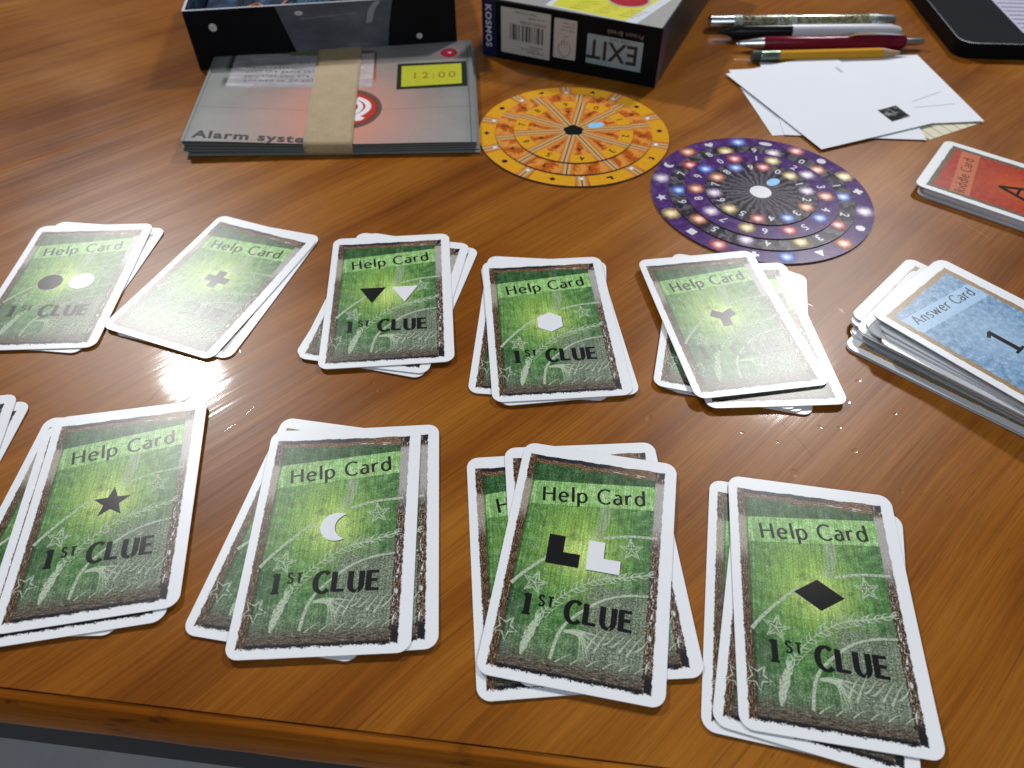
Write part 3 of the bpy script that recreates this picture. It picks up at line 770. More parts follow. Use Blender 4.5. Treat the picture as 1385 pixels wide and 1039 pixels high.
def p_purple(m, x, y, r, a):
    n = m.noise(x * .25, y * .25, 0, 4); return m.ramp(n, [(.3, (.048, .018, .105)), (.55, (.090, .040, .170)), (.75, (.15, .08, .24))])
def p_grey(m, x, y, r, a):
    n = m.noise(x * .10, y * .10, 3, 4, .6, 2.5); s = (a * .5 + n * 14.0).sin() * .5 + .5
    return m.ramp(s * .55 + n * .45, [(.2, (.026, .022, .032)), (.45, (.055, .048, .064)), (.65, (.095, .085, .105)), (.85, (.17, .155, .18))])
def p_in(m, x, y, r, a):
    s = ((a * .42 + m.noise(x * .08, y * .08, 1, 3) * 6).sin() * .5 + .5) * r.ss(24, 4)
    return m.mix(s * .35, p_grey(m, x, y, r, a), (.30, .27, .33))
root = empty('decoder_disc', (.1365, .342, 0)); tag(root, 'purple decoder wheel with glowing coloured lights and a white centre', 'decoder disc')
e1 = obj('outer_ring_disc', disc_mesh(59.7 * mm, t, polar_mat('purple_outer', p_purple)), root, (0, 0, .02 * mm))
e2 = obj('grey_ring_disc', disc_mesh(50 * mm, .6 * mm, polar_mat('grey_ring', p_grey)), root, (0, 0, 1.03 * mm))
e3 = obj('purple_ring_disc', disc_mesh(41.4 * mm, .6 * mm, polar_mat('purple_ring', p_purple)), root, (-.0002, 0, 1.65 * mm))
e4 = obj('inner_disc', disc_mesh(30 * mm, .6 * mm, polar_mat('grey_inner', p_in)), root, (-.0003, -.0003, 2.27 * mm))
M_LETW = ink('disc_white_ink', (.62, .61, .66))
ring_shapes(e1, M_LETW, [('square', -142), ('plus', -106), ('triangle', -70), ('hexagon', -34), ('plus', 3), ('circle', 38), ('eye', 74), ('heart', 110), ('moon', 147), ('star', -177)], 54.8 * mm, 2.6 * mm, t + EPS)
for e, base, rad, zz in ((e2, 46, 45 * mm, .6 * mm), (e3, 117, 35.4 * mm, .6 * mm), (e4, 54.5, 24.6 * mm, .6 * mm)):
    mb = MB(); ring_text(mb, [(str(k), base - 36 * k) for k in range(10)], rad, 4.6 * mm, zz + EPS); obj('numeral_ring', mb.mesh('numeral_ring', [M_LETW]), e)
LIGHTC = {'blue': (.05, .16, .75), 'red': (.62, .03, .05), 'yellow': (.70, .52, .10), 'white': (.55, .45, .68), 'orange': (.75, .20, .03)}
order = ['blue', 'red', 'yellow', 'white', 'orange']
for e, base, rad, zz, sz in ((e1, 91, 54.6 * mm, t, 5.4), (e2, 176, 44.6 * mm, .6 * mm, 5.0), (e3, 138, 35 * mm, .6 * mm, 4.9), (e4, 110, 25.6 * mm, .6 * mm, 4.7)):
    for i, cn in enumerate(order):
        nm = 'glow_' + cn; mt = bpy.data.materials.get(nm) or glint_mat(nm, LIGHTC[cn], (.90, .80, .72) if cn != 'blue' else (.55, .78, .96), 13.0)
        for h_ in (0, 180): obj('coloured_light', blobs('coloured_light', [(base - 36 * i - h_, rad, sz * 1.15 * mm)], mt, zz + EPS * .5 + i * 1e-6), e)
mb = MB(); mb.poly(ell(0, 0, 5.8 * mm, 5.8 * mm, 0, 352, 44), 0); obj('centre_spot', mb.mesh('centre_spot', [M_WHITE]), e4, (0, 0, .6 * mm + EPS))
mb = MB(); mb.poly(ell(0, 0, 4.6 * mm, 2.9 * mm, 0, 345, 23), 0)
obj('reading_window', mb.mesh('reading_window', [win.m]), e4, (13.2 * mm * math.cos(R(46)), 13.2 * mm * math.sin(R(46)), .6 * mm + EPS), (0, 0, R(40)))

# ================================================================ bundle of alarm panels with a paper band
# sheet corners (world): far left, far right, near right, near left
SHT = [Vector((-.2056, .5141, .0080)), Vector((-.0295, .5208, .0080)), Vector((-.0209, .3871, .0062)), Vector((-.1920, .3814, .0098))]
def on_sheet(x, y, dz=0.0):            # x right, y down, in mm on a 174 x 136 sheet
    u, v = x / 174.0, y / 136.0
    p = SHT[0] * (1 - u) * (1 - v) + SHT[1] * u * (1 - v) + SHT[2] * u * v + SHT[3] * (1 - u) * v
    sag = -.0016 * math.sin(math.pi * u) ** 2 * v * v
    return (p.x, p.y, p.z + dz + sag)
def panel_print():
    m = Mat('alarm_panel_print'); x, y, _ = m.coord('UV')
    n = m.noise(x * .5, y * .5, 0, 4); nl = m.noise(x * .03, y * .03, 2, 3); nf = m.noise(x * 2, y * 2, 3, 2)
    c = m.ramp(nl * .7 + nf * .3, [(.3, (.155, .168, .165)), (.6, (.225, .238, .23)), (.8, (.29, .30, .29))])
    c = m.mix(y.ss(60, 130) * .35, c, (.36, .36, .36))
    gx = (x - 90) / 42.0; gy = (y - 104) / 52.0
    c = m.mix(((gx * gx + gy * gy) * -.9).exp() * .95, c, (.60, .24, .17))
    c = m.mix(x.ss(12, 0).mx(y.ss(12, 0)).mx(x.ss(164, 174)) * (n * .8 + .2), c, (.15, .16, .155))
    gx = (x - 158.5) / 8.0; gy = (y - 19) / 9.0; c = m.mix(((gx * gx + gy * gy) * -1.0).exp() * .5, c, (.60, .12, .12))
    # torn note
    wob = (n - .5) * 5.0
    note = (x + wob).ss(14.5, 15.2) * (108.5 - x + wob * .6).ss(0, .7) * (y + wob * .5).ss(17, 17.6) * (y + wob).ss(68, 66)
    crease = m.noise(x * .06, y * .22, 7, 4, .6, .6)
    nc = m.ramp(crease, [(.3, (.24, .235, .255)), (.55, (.33, .32, .345)), (.7, (.50, .50, .53))])
    nc = m.mix(x.ss(55, 90) * .35, nc, (.62, .42, .38))
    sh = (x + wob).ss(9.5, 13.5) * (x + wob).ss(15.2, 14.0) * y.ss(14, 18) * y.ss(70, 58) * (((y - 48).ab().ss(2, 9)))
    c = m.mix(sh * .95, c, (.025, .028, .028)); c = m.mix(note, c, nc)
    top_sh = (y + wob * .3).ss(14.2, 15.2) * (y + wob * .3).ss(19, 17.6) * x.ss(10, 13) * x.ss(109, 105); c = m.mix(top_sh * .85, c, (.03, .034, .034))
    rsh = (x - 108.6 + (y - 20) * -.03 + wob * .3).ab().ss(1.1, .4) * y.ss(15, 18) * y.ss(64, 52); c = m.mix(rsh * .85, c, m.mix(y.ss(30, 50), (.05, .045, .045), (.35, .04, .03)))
    # seams and border line
    seam = (y - 95.0 - (x - 87).ab() * -.06 + (n - .5) * 1.0 - 3.5).ab().ss(.5, .2) * y.ss(80, 85); c = m.mix(seam * .45, c, (.10, .095, .095))
    c = m.mix(((y - 12.5).ab().ss(.4, .15)) * .3, c, (.12, .13, .13))
    for e in (x - 1.9, x - 170.9): c = m.mix(e.ab().ss(.42, .18) * .75, c, (.05, .055, .06))
    c = m.mix(n.ss(.45, .7) * .10, c, (.2, .2, .2))
    m.set(c, rough=.42, spec=.16); return m.m
def warped_sheet(name, mats, nx=16, ny=12, dz=0.0, th=.22 * mm, off=(0, 0), rot=0.0, gapfn=None):
    mb = MB()
    def pt(x, y, z):
        p = on_sheet(x, y, z); 
        if gapfn: p = (p[0] + off[0], p[1] + off[1], max(.0002 + z - dz, gapfn(p[2], x, y) + (z - dz)))
        return p
    for s in (0, 1):
        for j in range(ny + 1):
            for i in range(nx + 1): mb.v.append(pt(174 * i / nx, 136 * j / ny, dz + (0 if s else -th)))
    K = (nx + 1) * (ny + 1); I = lambda s, i, j: s * K + j * (nx + 1) + i
    for j in range(ny):
        for i in range(nx):
            mb.f.append([I(1, i, j), I(1, i, j + 1), I(1, i + 1, j + 1), I(1, i + 1, j)]); mb.mi.append(1)
            mb.f.append([I(0, i, j), I(0, i + 1, j), I(0, i + 1, j + 1), I(0, i, j + 1)]); mb.mi.append(0)
    ring = [(i, 0) for i in range(nx)] + [(nx, j) for j in range(ny)] + [(i, ny) for i in range(nx, 0, -1)] + [(0, j) for j in range(ny, 0, -1)]
    for q in range(len(ring)):
        a, b = ring[q], ring[(q + 1) % len(ring)]
        mb.f.append([I(0, *a), I(1, *a), I(1, *b), I(0, *b)]); mb.mi.append(0)
    me = mb.mesh(name, mats); L = me.uv_layers.new(name='UVMap'); uv = [(174 * (k % K % (nx + 1)) / nx, 136 * (k % K // (nx + 1)) / ny) for k in range(2 * K)]
    for lp in me.loops: L.data[lp.index].uv = uv[lp.vertex_index]
    return me
M_SHEET = plain('panel_sheet_edge', (.20, .21, .20), .6); M_SHBACK = plain('panel_sheet_face', (.24, .25, .24), .6); M_SHDK = plain('panel_sheet_dark', (.035, .037, .037), .55)
NS = 9
for k in range(NS):
    f = (k + .5) / NS
    sh = obj('puzzle_sheet', warped_sheet('puzzle_sheet', [M_SHDK if k % 2 == 0 else M_SHEET, M_SHBACK], 12, 8, 0, .16 * mm, (random.uniform(-.0006, .0006) + (.0016 if k < 3 else 0), random.uniform(-.0010, .0012) + (-.0014 if k in (0, 1) else 0)), 0,
              (lambda fk: (lambda z, x, y: z * fk))(f * .96)))
    tag(sh, 'grey puzzle sheet under the alarm panel, folded edge showing in the bundle', 'sheet', 'puzzle sheets in the banded bundle')
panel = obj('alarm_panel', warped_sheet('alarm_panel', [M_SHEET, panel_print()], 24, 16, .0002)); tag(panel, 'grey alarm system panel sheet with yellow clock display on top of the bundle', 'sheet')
D0 = .0002 + .05 * mm
def sheet_poly(name, polys, mats, parent=panel):
    mb = MB()
    for pts, dz, mi in polys:
        cx = sum(p[0] for p in pts) / len(pts); cy = sum(p[1] for p in pts) / len(pts)
        mb.add([on_sheet(cx, cy, D0 + dz)] + [on_sheet(*p, D0 + dz) for p in pts], [[0, i + 1, (i + 1) % len(pts) + 1] for i in range(len(pts))], mi)
    me = mb.mesh(name, mats)
    for p in me.polygons:
        if p.normal.z < 0: p.flip()
    return obj(name, me, parent)
def sheet_text(name, rows, mat, parent=panel, dz=.02 * mm):
    mb = MB()
    for s, x, y, h, dy, kw in rows: put_text(mb, s, lambda a, b: on_sheet(x + a, y - b + a * dy, D0 + dz), h, **kw)
    return obj(name, mb.mesh(name, [mat]), parent)
lcdf = sheet_poly('clock_display', [([(124, 35.3), (170.2, 31.9), (170.2, 67.3), (124.2, 71.5)], 0, 0)], [ink('display_frame', (.018, .022, .014), .4)])
ym = Mat('display_yellow'); x, y, z = ym.coord('Object'); ym.set(ym.mix(ym.noise(x * 300, y * 300, 0, 3), (.37, .39, .025), (.47, .48, .045)), rough=.4, spec=.2)
sheet_poly('display_face', [([(126.8, 39.0), (166.6, 35.4), (166.5, 63.6), (127.2, 67.8)], .03 * mm, 0)], [ym.m], lcdf)
sheet_text('time_lettering', [('12:00', 133.3, 56.8, 8.4, -.06, dict(spacing=1.32, stretch=.86))], ink('display_ink', (.30, .13, .02)), lcdf, .06 * mm)
sheet_poly('red_light', [(ell(158.5, 19.2, 5.6, 6.6, 0, 345, 23), 0, 0), (ell(158.5, 19.2, 4.3, 5.2, 0, 345, 23), .02 * mm, 1), (ell(159, 19, 1.2, 1.5, 0, 340, 17), .04 * mm, 2)],
           [ink('light_rim', (.09, .05, .05)), ink('light_red', (.48, .02, .05)), ink('light_spot', (.85, .5, .55))])
BX, BY = 94.5, 95.0
sheet_poly('red_button', [(ell(BX, BY, 21.5, 24.5, 0, 350, 35), 0, 0), (ell(BX, BY, 19.3, 21.5, 0, 350, 35), .02 * mm, 1), (ell(BX, BY, 17.6, 19.8, 0, 350, 35), .035 * mm, 2)],
           [ink('button_rim', (.13, .085, .075)), ink('button_edge', (.20, .05, .03)), ink('button_red', (.46, .045, .030))])
mb = MB()
for pts_, wd in (([(100, 82), (104.5, 85.5), (107, 90), (107.2, 95), (104.5, 100.5), (99, 106), (95, 110)], 3.6), ([(98.5, 85.5), (101.5, 89), (102.6, 94), (100.5, 99), (96, 103.5)], 3.2), ([(92, 104), (96, 107.5), (102, 108), (104, 105.5)], 4.0)):
    m2 = MB(); ribbon(m2, smooth_path(pts_, 4), wd); mb.add([on_sheet(a, b, D0 + .06 * mm) for a, b, _ in m2.v], m2.f)
me = mb.mesh('button_emblem', [ink('emblem_white', (.75, .73, .75))]); obj('button_emblem', me, panel)
sheet_poly('tape_piece', [([(50.4, 11.6), (69.5, 11.7), (70, 21.8), (50.8, 20.9)], .01 * mm, 0)], [plain('olive_tape', (.145, .145, .085), .5)])
sheet_text('note_lettering', [(s, 23.4 + .35 * i, 33.4 + 6.45 * i, 3.9, .01, dict(spacing=1.12, stretch=1.0)) for i, s in enumerate(('Do not open the', 'alarm system', 'until the game tells', 'you that you are', 'allowed to do so!'))], ink('note_ink', (.20, .16, .17)), dz=.03 * mm)
sheet_text('panel_lettering', [('Alarm system', 5.8, 131.5, 8.0, .058, dict(bold=.030, spacing=1.12, stretch=1.07))], ink('panel_ink', (.085, .080, .085)), dz=.03 * mm)
# kraft band round the bundle
mb = MB(); cols = []
NB = 10
pathy = [(-1.5, -.0050), (-1.2, -.0012), (-.6, .0003), (2, .0007), (20, .0006), (50, .0006), (90, .0006), (120, .0006), (134, .0008), (136.2, .0006), (137.4, -.0010), (137.8, -.0040), (137.6, -.0072)]
for y_, dz in pathy:
    for i in range(NB + 1):
        xx = 69.5 + (y_ / 136) * 1.6 + (29.4 - (y_ / 136) * .4) * i / NB
        p = on_sheet(xx, y_, dz); mb.v.append((p[0], p[1], max(.0004, p[2])))
for j in range(len(pathy) - 1):
    for i in range(NB):
        a = j * (NB + 1) + i; mb.f.append([a, a + NB + 1, a + NB + 2, a + 1]); mb.mi.append(0)
me = mb.mesh('paper_band', []); 
km = Mat('kraft_paper'); x, y, z = km.coord('Object'); nn = km.noise(x * 700, y * 2200, z * 700, 4); n2 = km.noise(x * 90, y * 90, 0, 3)
km.set(km.ramp(nn * .6 + n2 * .4, [(.3, (.29, .215, .115)), (.55, (.375, .29, .165)), (.75, (.45, .365, .225))]), rough=.8, spec=.25); me.materials.append(km.m)
band = obj('paper_band', shade_auto(me, 60)); sm = band.modifiers.new('thickness', 'SOLIDIFY'); sm.thickness = .2 * mm; sm.offset = 1
tag(band, 'brown kraft paper band wrapped round the alarm panel bundle', 'paper band')

# ================================================================ game box (closed, bottom side up)
BW, BD, BH = 125.6 * mm, 179 * mm, 38.3 * mm
ang = math.atan2(.4662 - .5154, .0944 + .0212)
gb = empty('game_box', (-.0212, .5154, .0002), ang); tag(gb, 'closed black game box lying upside down with barcode label and exit lettering', 'game box')
bm = Mat('box_black'); x, y, z = bm.coord('Object'); bm.set(bm.mix(bm.noise(x * 60, y * 60, z * 60, 4), (.005, .005, .006), (.011, .011, .013)), rough=.5, spec=.12)
navy = Mat('box_navy'); x, y, z = navy.coord('Object'); navy.set(navy.mix(navy.noise(x * 200, y * 200, z * 200, 3), (.010, .012, .050), (.018, .020, .080)), rough=.4, spec=.2)
grey = Mat('box_top_grey'); x, y, z = grey.coord('Object'); grey.set(grey.mix(grey.noise(x * 220, y * 220, 0, 4), (.27, .27, .26), (.36, .36, .35)), rough=.45)
mb = MB(); mb.box((BW / 2, BD / 2, BH / 2), (BW, BD, BH)); me = mb.mesh('box_body', [bm.m]); bo = obj('box_body', me, gb)
bv = bo.modifiers.new('soft', 'BEVEL'); bv.width = .6 * mm; bv.segments = 2
F = .05 * mm
def front(x, z): return (x * mm, -F, z * mm)
def face_quad(name, x0, x1, z0, z1, mat, parent=gb, off=F, r=0.0):
    mb = MB(); pts = [((x0 + x1) / 2 + a, (z0 + z1) / 2 + b) for a, b in rrect(x1 - x0, z1 - z0, max(r, .01), 4)]
    mb.add([(a * mm, -off, b * mm) for a, b in pts], [list(range(len(pts)))]); return obj(name, mb.mesh(name, [mat]), parent)
obj_navy = face_quad('navy_strip', .4, 10.5, .4, 38.0, navy.m)
mb = MB(); put_text(mb, 'KOSMOS', lambda a, b: (3.2 * mm + b, -2 * F - .02 * mm, 35.2 * mm - a), 4.1 * mm, bold=.028, spacing=1.12, stretch=1.12); obj('brand_lettering', mb.mesh('brand_lettering', [ink('letter_pale', (.52, .55, .62))]), gb)
lab = face_quad('barcode_label', 14.5, 50.5, 5.2, 35.2, plain('label_white', (.50, .49, .47), .55, .05), r=.6)
bars = MB(); xx = 21.0; k = 0
for wv in [1, 2, 1, 1, 3, 1, 2, 2, 1, 1, 1, 3, 2, 1, 1, 2, 3, 1, 1, 1, 2, 2, 1, 3, 1, 2, 1, 1, 3, 2, 1, 1, 2, 1]:
    if k % 2 == 0: bars.add([(xx * mm, -2 * F, 14.6 * mm), ((xx + wv * .46) * mm, -2 * F, 14.6 * mm), ((xx + wv * .46) * mm, -2 * F, 25.2 * mm), (xx * mm, -2 * F, 25.2 * mm)], [[0, 1, 2, 3]])
    xx += wv * .46; k += 1
def upside(mb, s, xr, zt, h, **kw):      # text turned upside down on the front face; xr = its right end, zt = its base line
    put_text(mb, s, lambda a, b: (xr * mm - a, -2 * F - .01 * mm, zt * mm - b), h * mm, **kw)
upside(bars, '4 002051 692865', 47.5, 27.9, 1.9); upside(bars, 'Made in Germany', 40, 33.6, 1.5); upside(bars, 'Art.-Nr. 692865', 46.5, 30.9, 1.3)
upside(bars, 'FKS6928651', 45, 12.4, 1.4); upside(bars, 'KOSMOS Verlag', 43, 10.4, 1.4); upside(bars, 'Prison Break', 46, 8.6, 1.6)
obj('barcode', bars.mesh('barcode', [ink('bar_ink', (.035, .033, .033))]), lab)
lab2 = face_quad('notice_label', 53, 69, 8.2, 34.0, plain('notice_white', (.52, .49, .475), .55, .05), r=1.0)
mb = MB()
for i, s in enumerate(('Don\'t open', 'until you are', 'ready to play', 'now')): upside(mb, s, 67.6 if i < 3 else 63.5, 31.8 - 2.2 * i - (1.6 if i == 3 else 0), 1.25)
for pts in ([(57.5, 18), (56.6, 14.5), (58.8, 10.6), (61.2, 9.6), (63.6, 10.8), (65, 14.5), (64.2, 18.4)], [(58.5, 17), (59.2, 20.2)], [(60.6, 17.2), (60.7, 21.4)], [(62.6, 17.2), (63.0, 20.4)]):
    q = smooth_path(pts, 4); m2 = MB(); ribbon(m2, [(a * mm, b * mm) for a, b in q], .45 * mm); mb.add([(a, -2 * F, b) for a, b, _ in m2.v], m2.f)
obj('notice_print', mb.mesh('notice_print', [ink('notice_ink', (.10, .095, .095))]), lab2)
ep = Mat('plaque_pale'); x, y, z = ep.coord('Object'); ep.set(ep.mix(ep.noise(x * 150, y * 150, z * 150, 4), (.16, .26, .33), (.36, .45, .48)), rough=.45)
plq = face_quad('exit_plaque', 76.5, 114.5, 8.6, 27.8, ep.m, r=.5)
mb = MB(); put_text(mb, 'EXIT', lambda a, b: (112.0 * mm - a, -2 * F - .02 * mm, 24.2 * mm - b - a * .0), 12.2 * mm, bold=.016, spacing=1.05, stretch=.95); upside(mb, 'THE GAME', 104, 26.9, 1.5, spacing=1.3)
obj('exit_lettering', mb.mesh('exit_lettering', [ink('plaque_ink', (.012, .018, .022))]), plq)
mb = MB(); upside(mb, 'Prison Break', 114, 32.4, 3.0, spacing=1.1); obj('subtitle_lettering', mb.mesh('subtitle_lettering', [ink('subtitle_ink', (.20, .20, .20))]), gb)
# long side lettering
mb = MB()
for s, z, h in (('EXIT - The Game', 8, 6.0), ('Prison Break', 20, 4.5), ('1-4 players   12+   45-90 min', 30, 2.4)):
    put_text(mb, s, lambda a, b: (BW + F, 12 * mm + a, (z + h) * mm - b) if False else (BW + F, 165 * mm - a, (38 - z) * mm - b), h * mm)
obj('side_lettering', mb.mesh('side_lettering', [ink('side_ink', (.12, .09, .13))]), gb)
mb = MB(); mb.add([(BW + F * .6, .3 * mm, .5 * mm), (BW + F * .6, 9 * mm, .5 * mm), (BW + F * .6, 22 * mm, 37.8 * mm), (BW + F * .6, .3 * mm, 37.8 * mm)], [[0, 1, 2, 3]]); obj('navy_strip', mb.mesh('navy_strip', [navy.m]), gb)
# printed top (the box back)
def top_poly(name, pts, mat, k=1): 
    mb = MB(); mb.add([(a * mm, b * mm, BH + F * k) for a, b in pts], [list(range(len(pts)))]); return obj(name, mb.mesh(name, [mat]), gb)
top_poly('grey_panel', [(13, 2.5), (BW / mm - 1, .8), (BW / mm - 1, 178), (13, 178)], grey.m)
top_poly('white_stripe', [(44, 5.5), (103.5, .9), (108, 1), (121.5, 60), (121.5, 178), (60, 178)], plain('stripe_white', (.60, .63, .68), .45), 2)
yw = Mat('box_yellow'); x, y, z = yw.coord('Object'); yw.set(yw.mix(yw.noise(x * 120, y * 120, 0, 4), (.56, .54, .03), (.70, .68, .07)), rough=.45)
top_poly('yellow_panel', [(48, 7), (100, 2), (116, 62), (118, 176), (62, 176)], yw.m, 3)
top_poly('red_oval', ell(92, 36, 15, 13, 0, 350, 35), ink('oval_grey', (.45, .40, .38)), 4); top_poly('red_oval', ell(92, 36, 13.2, 11.5, 0, 350, 35), ink('oval_red', (.40, .025, .035)), 5)
mb = MB()
for i in range(5):
    for j in range(3 - i // 4): put_text(mb, random.choice(('locked away', 'the prison', 'escape now', 'find the code')), lambda a, b: ((60 + 17 * j + 1.5 * i) * mm + a, (8.5 + 3.6 * i) * mm + b, BH + 4.2 * F), 1.5 * mm)
obj('blurb_lettering', mb.mesh('blurb_lettering', [ink('blurb_ink', (.25, .23, .03))]), gb)

# ================================================================ open box tray behind the bundle
tr = empty('box_tray', (-.2150, .4912, .0002), R(9.0)); tag(tr, 'open black cardboard box tray with grey printed panel behind the alarm bundle', 'box')
TW, TD, THt, WT = 178 * mm, 128 * mm, 38.5 * mm, 1.6 * mm
M_TIN = Mat('tray_inside'); x, y, z = M_TIN.coord('Object'); nn = M_TIN.noise(x * 70, y * 25, z * 60, 4, .6, 1.0)
M_TIN.set(M_TIN.ramp(nn, [(.38, (.010, .014, .022)), (.52, (.03, .055, .11)), (.62, (.08, .13, .22)), (.72, (.20, .24, .32))]), rough=.35)
for nm, c, d in (('front_wall', (TW / 2, WT / 2, THt / 2), (TW, WT, THt)), ('back_wall', (TW / 2, TD - WT / 2, THt / 2), (TW, WT, THt)),
                 ('side_wall', (WT / 2, TD / 2, THt / 2), (WT, TD - 2 * WT, THt)), ('side_wall', (TW - WT / 2, TD / 2, THt / 2), (WT, TD - 2 * WT, THt))):
    mb = MB(); mb.box(c, d); o = obj(nm, mb.mesh(nm, [bm.m]), tr)
for nm, pts in (('inner_lining', [(WT + F, WT, 1.5 * mm), (WT + F, TD - WT, 1.5 * mm), (WT + F, TD - WT, THt - .1 * mm), (WT + F, WT, THt - .1 * mm)]),
                ('inner_lining', [(WT, TD - WT - F, 1.5 * mm), (TW - WT, TD - WT - F, 1.5 * mm), (TW - WT, TD - WT - F, THt), (WT, TD - WT - F, THt)])):
    mb = MB(); mb.add(pts, [[0, 1, 2, 3]]); obj(nm, mb.mesh(nm, [M_TIN.m]), tr)
mb = MB(); mb.box((TW / 2, TD / 2, 1.0 * mm), (TW - 2 * WT, TD - 2 * WT, 1.6 * mm)); obj('bottom', mb.mesh('bottom', [M_TIN.m]), tr)
M_RIM = plain('rim_board', (.30, .32, .37), .6)
mb = MB(); mb.box((TW / 2, WT / 2, THt + .1 * mm), (TW, WT, .2 * mm)); mb.box((WT / 2, TD / 2, THt + .1 * mm), (WT, TD - 2 * WT, .2 * mm)); obj('rim', mb.mesh('rim', [M_RIM]), tr)
gm = Mat('tray_grey_print'); x, y, z = gm.coord('Object'); nn = gm.noise(x * 30, y * 30, z * 60, 4); gm.set(gm.ramp(nn, [(.3, (.065, .068, .085)), (.55, (.10, .105, .13)), (.8, (.17, .175, .20))]), rough=.45, spec=.2)
def tray_front(name, pts, mat, k=1): mb = MB(); mb.add([(a * mm, -F * k, b * mm) for a, b in pts], [list(range(len(pts)))]); return obj(name, mb.mesh(name, [mat]), tr)
tray_front('grey_panel', [(68, 4), (129, 4), (132, 22), (136, 38.2), (59, 38.2)], gm.m)
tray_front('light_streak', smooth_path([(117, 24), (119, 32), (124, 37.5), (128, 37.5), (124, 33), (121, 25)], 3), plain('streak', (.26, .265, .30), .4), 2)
tray_front('panel_seam', [(74, 29.3), (112, 31.0), (112, 31.35), (74, 29.7)], plain('seam_grey', (.20, .20, .22), .4), 2)
for cx, cz, rx, rz in ((16.5, 27.5, 2.5, 2.6), (73.5, 33.2, 2.7, 1.35), (152, 13.5, 2.0, 1.9)):
    s_ = tray_front('screw_head', ell(cx, cz, rx, rz, 0, 345, 23), plain('screw_white', (.55, .55, .54), .35), 3)
    mb = MB(); mb.add([(a * mm, -F * 4, b * mm) for a, b in ell(cx, cz, .45, .45, 0, 330, 11)], [list(range(12))]); obj('screw_slot', mb.mesh('screw_slot', [M_INK]), s_)
# things lying in the tray
mb = MB(); mb.box((0, 0, 0), (21 * mm, 26 * mm, 9 * mm)); 
bl = Mat('blue_card'); x, y, z = bl.coord('Object'); nn = bl.noise(x * 260, y * 60, z * 90, 3); bl.set(bl.ramp(nn, [(.35, (.05, .16, .33)), (.5, (.22, .42, .62)), (.62, (.60, .72, .80))]), rough=.35)
for i, (px, py, rz) in enumerate(((.0815, .034, 4), (.1080, .036, -2))):
    c_, s_ = math.cos(R(9)), math.sin(R(9))
    o = obj('folded_card', mb.mesh('folded_card', [bl.m]), None, (-.2150 + c_ * px - s_ * py, .4912 + s_ * px + c_ * py, .0355), (R(-6), 0, R(9 + rz)))
    tag(o, 'pale blue folded card standing in the open tray', 'card piece', 'blue pieces in the tray')
mb = MB(); mb.box((0, 0, 0), (160 * mm, 108 * mm, 26 * mm)); c_, s_ = math.cos(R(9)), math.sin(R(9))
o = obj('insert_block', mb.mesh('insert_block', [M_TIN.m]), None, (-.2150 + c_ * .089 - s_ * .066, .4912 + s_ * .089 + c_ * .066, .0158), (0, 0, R(9))); tag(o, 'dark blue printed insert filling the open box tray', 'box insert')
pp = smooth_path([(.030, .012), (.043, .030), (.055, .016), (.066, .040)], 7); mb = MB()
for q, (a, b) in enumerate(pp):
    a2, b2 = pp[min(q + 1, len(pp) - 1)]; a1, b1 = pp[max(q - 1, 0)]; th = math.atan2(b2 - b1, a2 - a1)
    for k in range(8):
        w_ = .9 * mm * math.cos(k * math.pi / 4); X, Y = a - math.sin(th) * w_, b + math.cos(th) * w_
        mb.v.append((X, Y, .9 * mm * math.sin(k * math.pi / 4)))
for q in range(len(pp) - 1):
    for k in range(8): mb.f.append([q * 8 + k, (q + 1) * 8 + k, (q + 1) * 8 + (k + 1) % 8, q * 8 + (k + 1) % 8]); mb.mi.append(0)
tag(obj('orange_cord', shade_auto(mb.mesh('orange_cord', [plain('cord_orange', (.45, .13, .02), .5)])), None, (-.2150, .4912, .0296), (0, 0, R(9))), 'short orange cord lying on the insert in the tray', 'cord')

# ================================================================ note papers
def paper_mat(name, col):
    m = Mat(name); x, y, z = m.coord('Object'); n = m.noise(x * 25, y * 25, 0, 4); n2 = m.noise(x * 1200, y * 1200, 0, 2)
    m.set(m.mix(n, tuple(q * .94 for q in col), col), rough=.75, spec=.2); m.bump(n * .8 + n2 * .02, .0012, .35); return m.m
M_NOTE = paper_mat('note_white', (.74, .77, .84)); M_CREAM = paper_mat('note_cream', (.68, .64, .48))
def sheet(name, corner, deg, wd, ht, z, mat, label, curl=.0006):
    o = empty(name, (corner[0], corner[1], z), R(deg)) if False else None
    mb = MB(); nx = ny = 8
    for s in (0, 1):
        for j in range(ny + 1):
            for i in range(nx + 1):
                u, v = i / nx, j / ny; mb.v.append((wd * u, ht * v, (s * .1 * mm) + curl * (u * u * .6 + (1 - v) * (1 - v) * .0)))
    K = (nx + 1) * (ny + 1); I = lambda s, i, j: s * K + j * (nx + 1) + i
    for j in range(ny):
        for i in range(nx):
            mb.f.append([I(1, i, j), I(1, i + 1, j), I(1, i + 1, j + 1), I(1, i, j + 1)]); mb.f.append([I(0, i, j), I(0, i, j + 1), I(0, i + 1, j + 1), I(0, i + 1, j)]); mb.mi += [0, 0]
    ring = [(i, 0) for i in range(nx)] + [(nx, j) for j in range(ny)] + [(i, ny) for i in range(nx, 0, -1)] + [(0, j) for j in range(ny, 0, -1)]
    for q in range(len(ring)):
        a, b = ring[q], ring[(q + 1) % len(ring)]; mb.f.append([I(0, *a), I(0, *b), I(1, *b), I(1, *a)]); mb.mi.append(0)
    o = obj(name, mb.mesh(name, [mat]), None, (corner[0], corner[1], z), (0, 0, R(deg))); tag(o, label, 'paper', 'loose note papers'); return o
def line_on(mb, pts, wd, zf): 
    m2 = MB(); ribbon(m2, pts, wd); mb.add([(a, b, zf(a)) for a, b, _ in m2.v], m2.f)
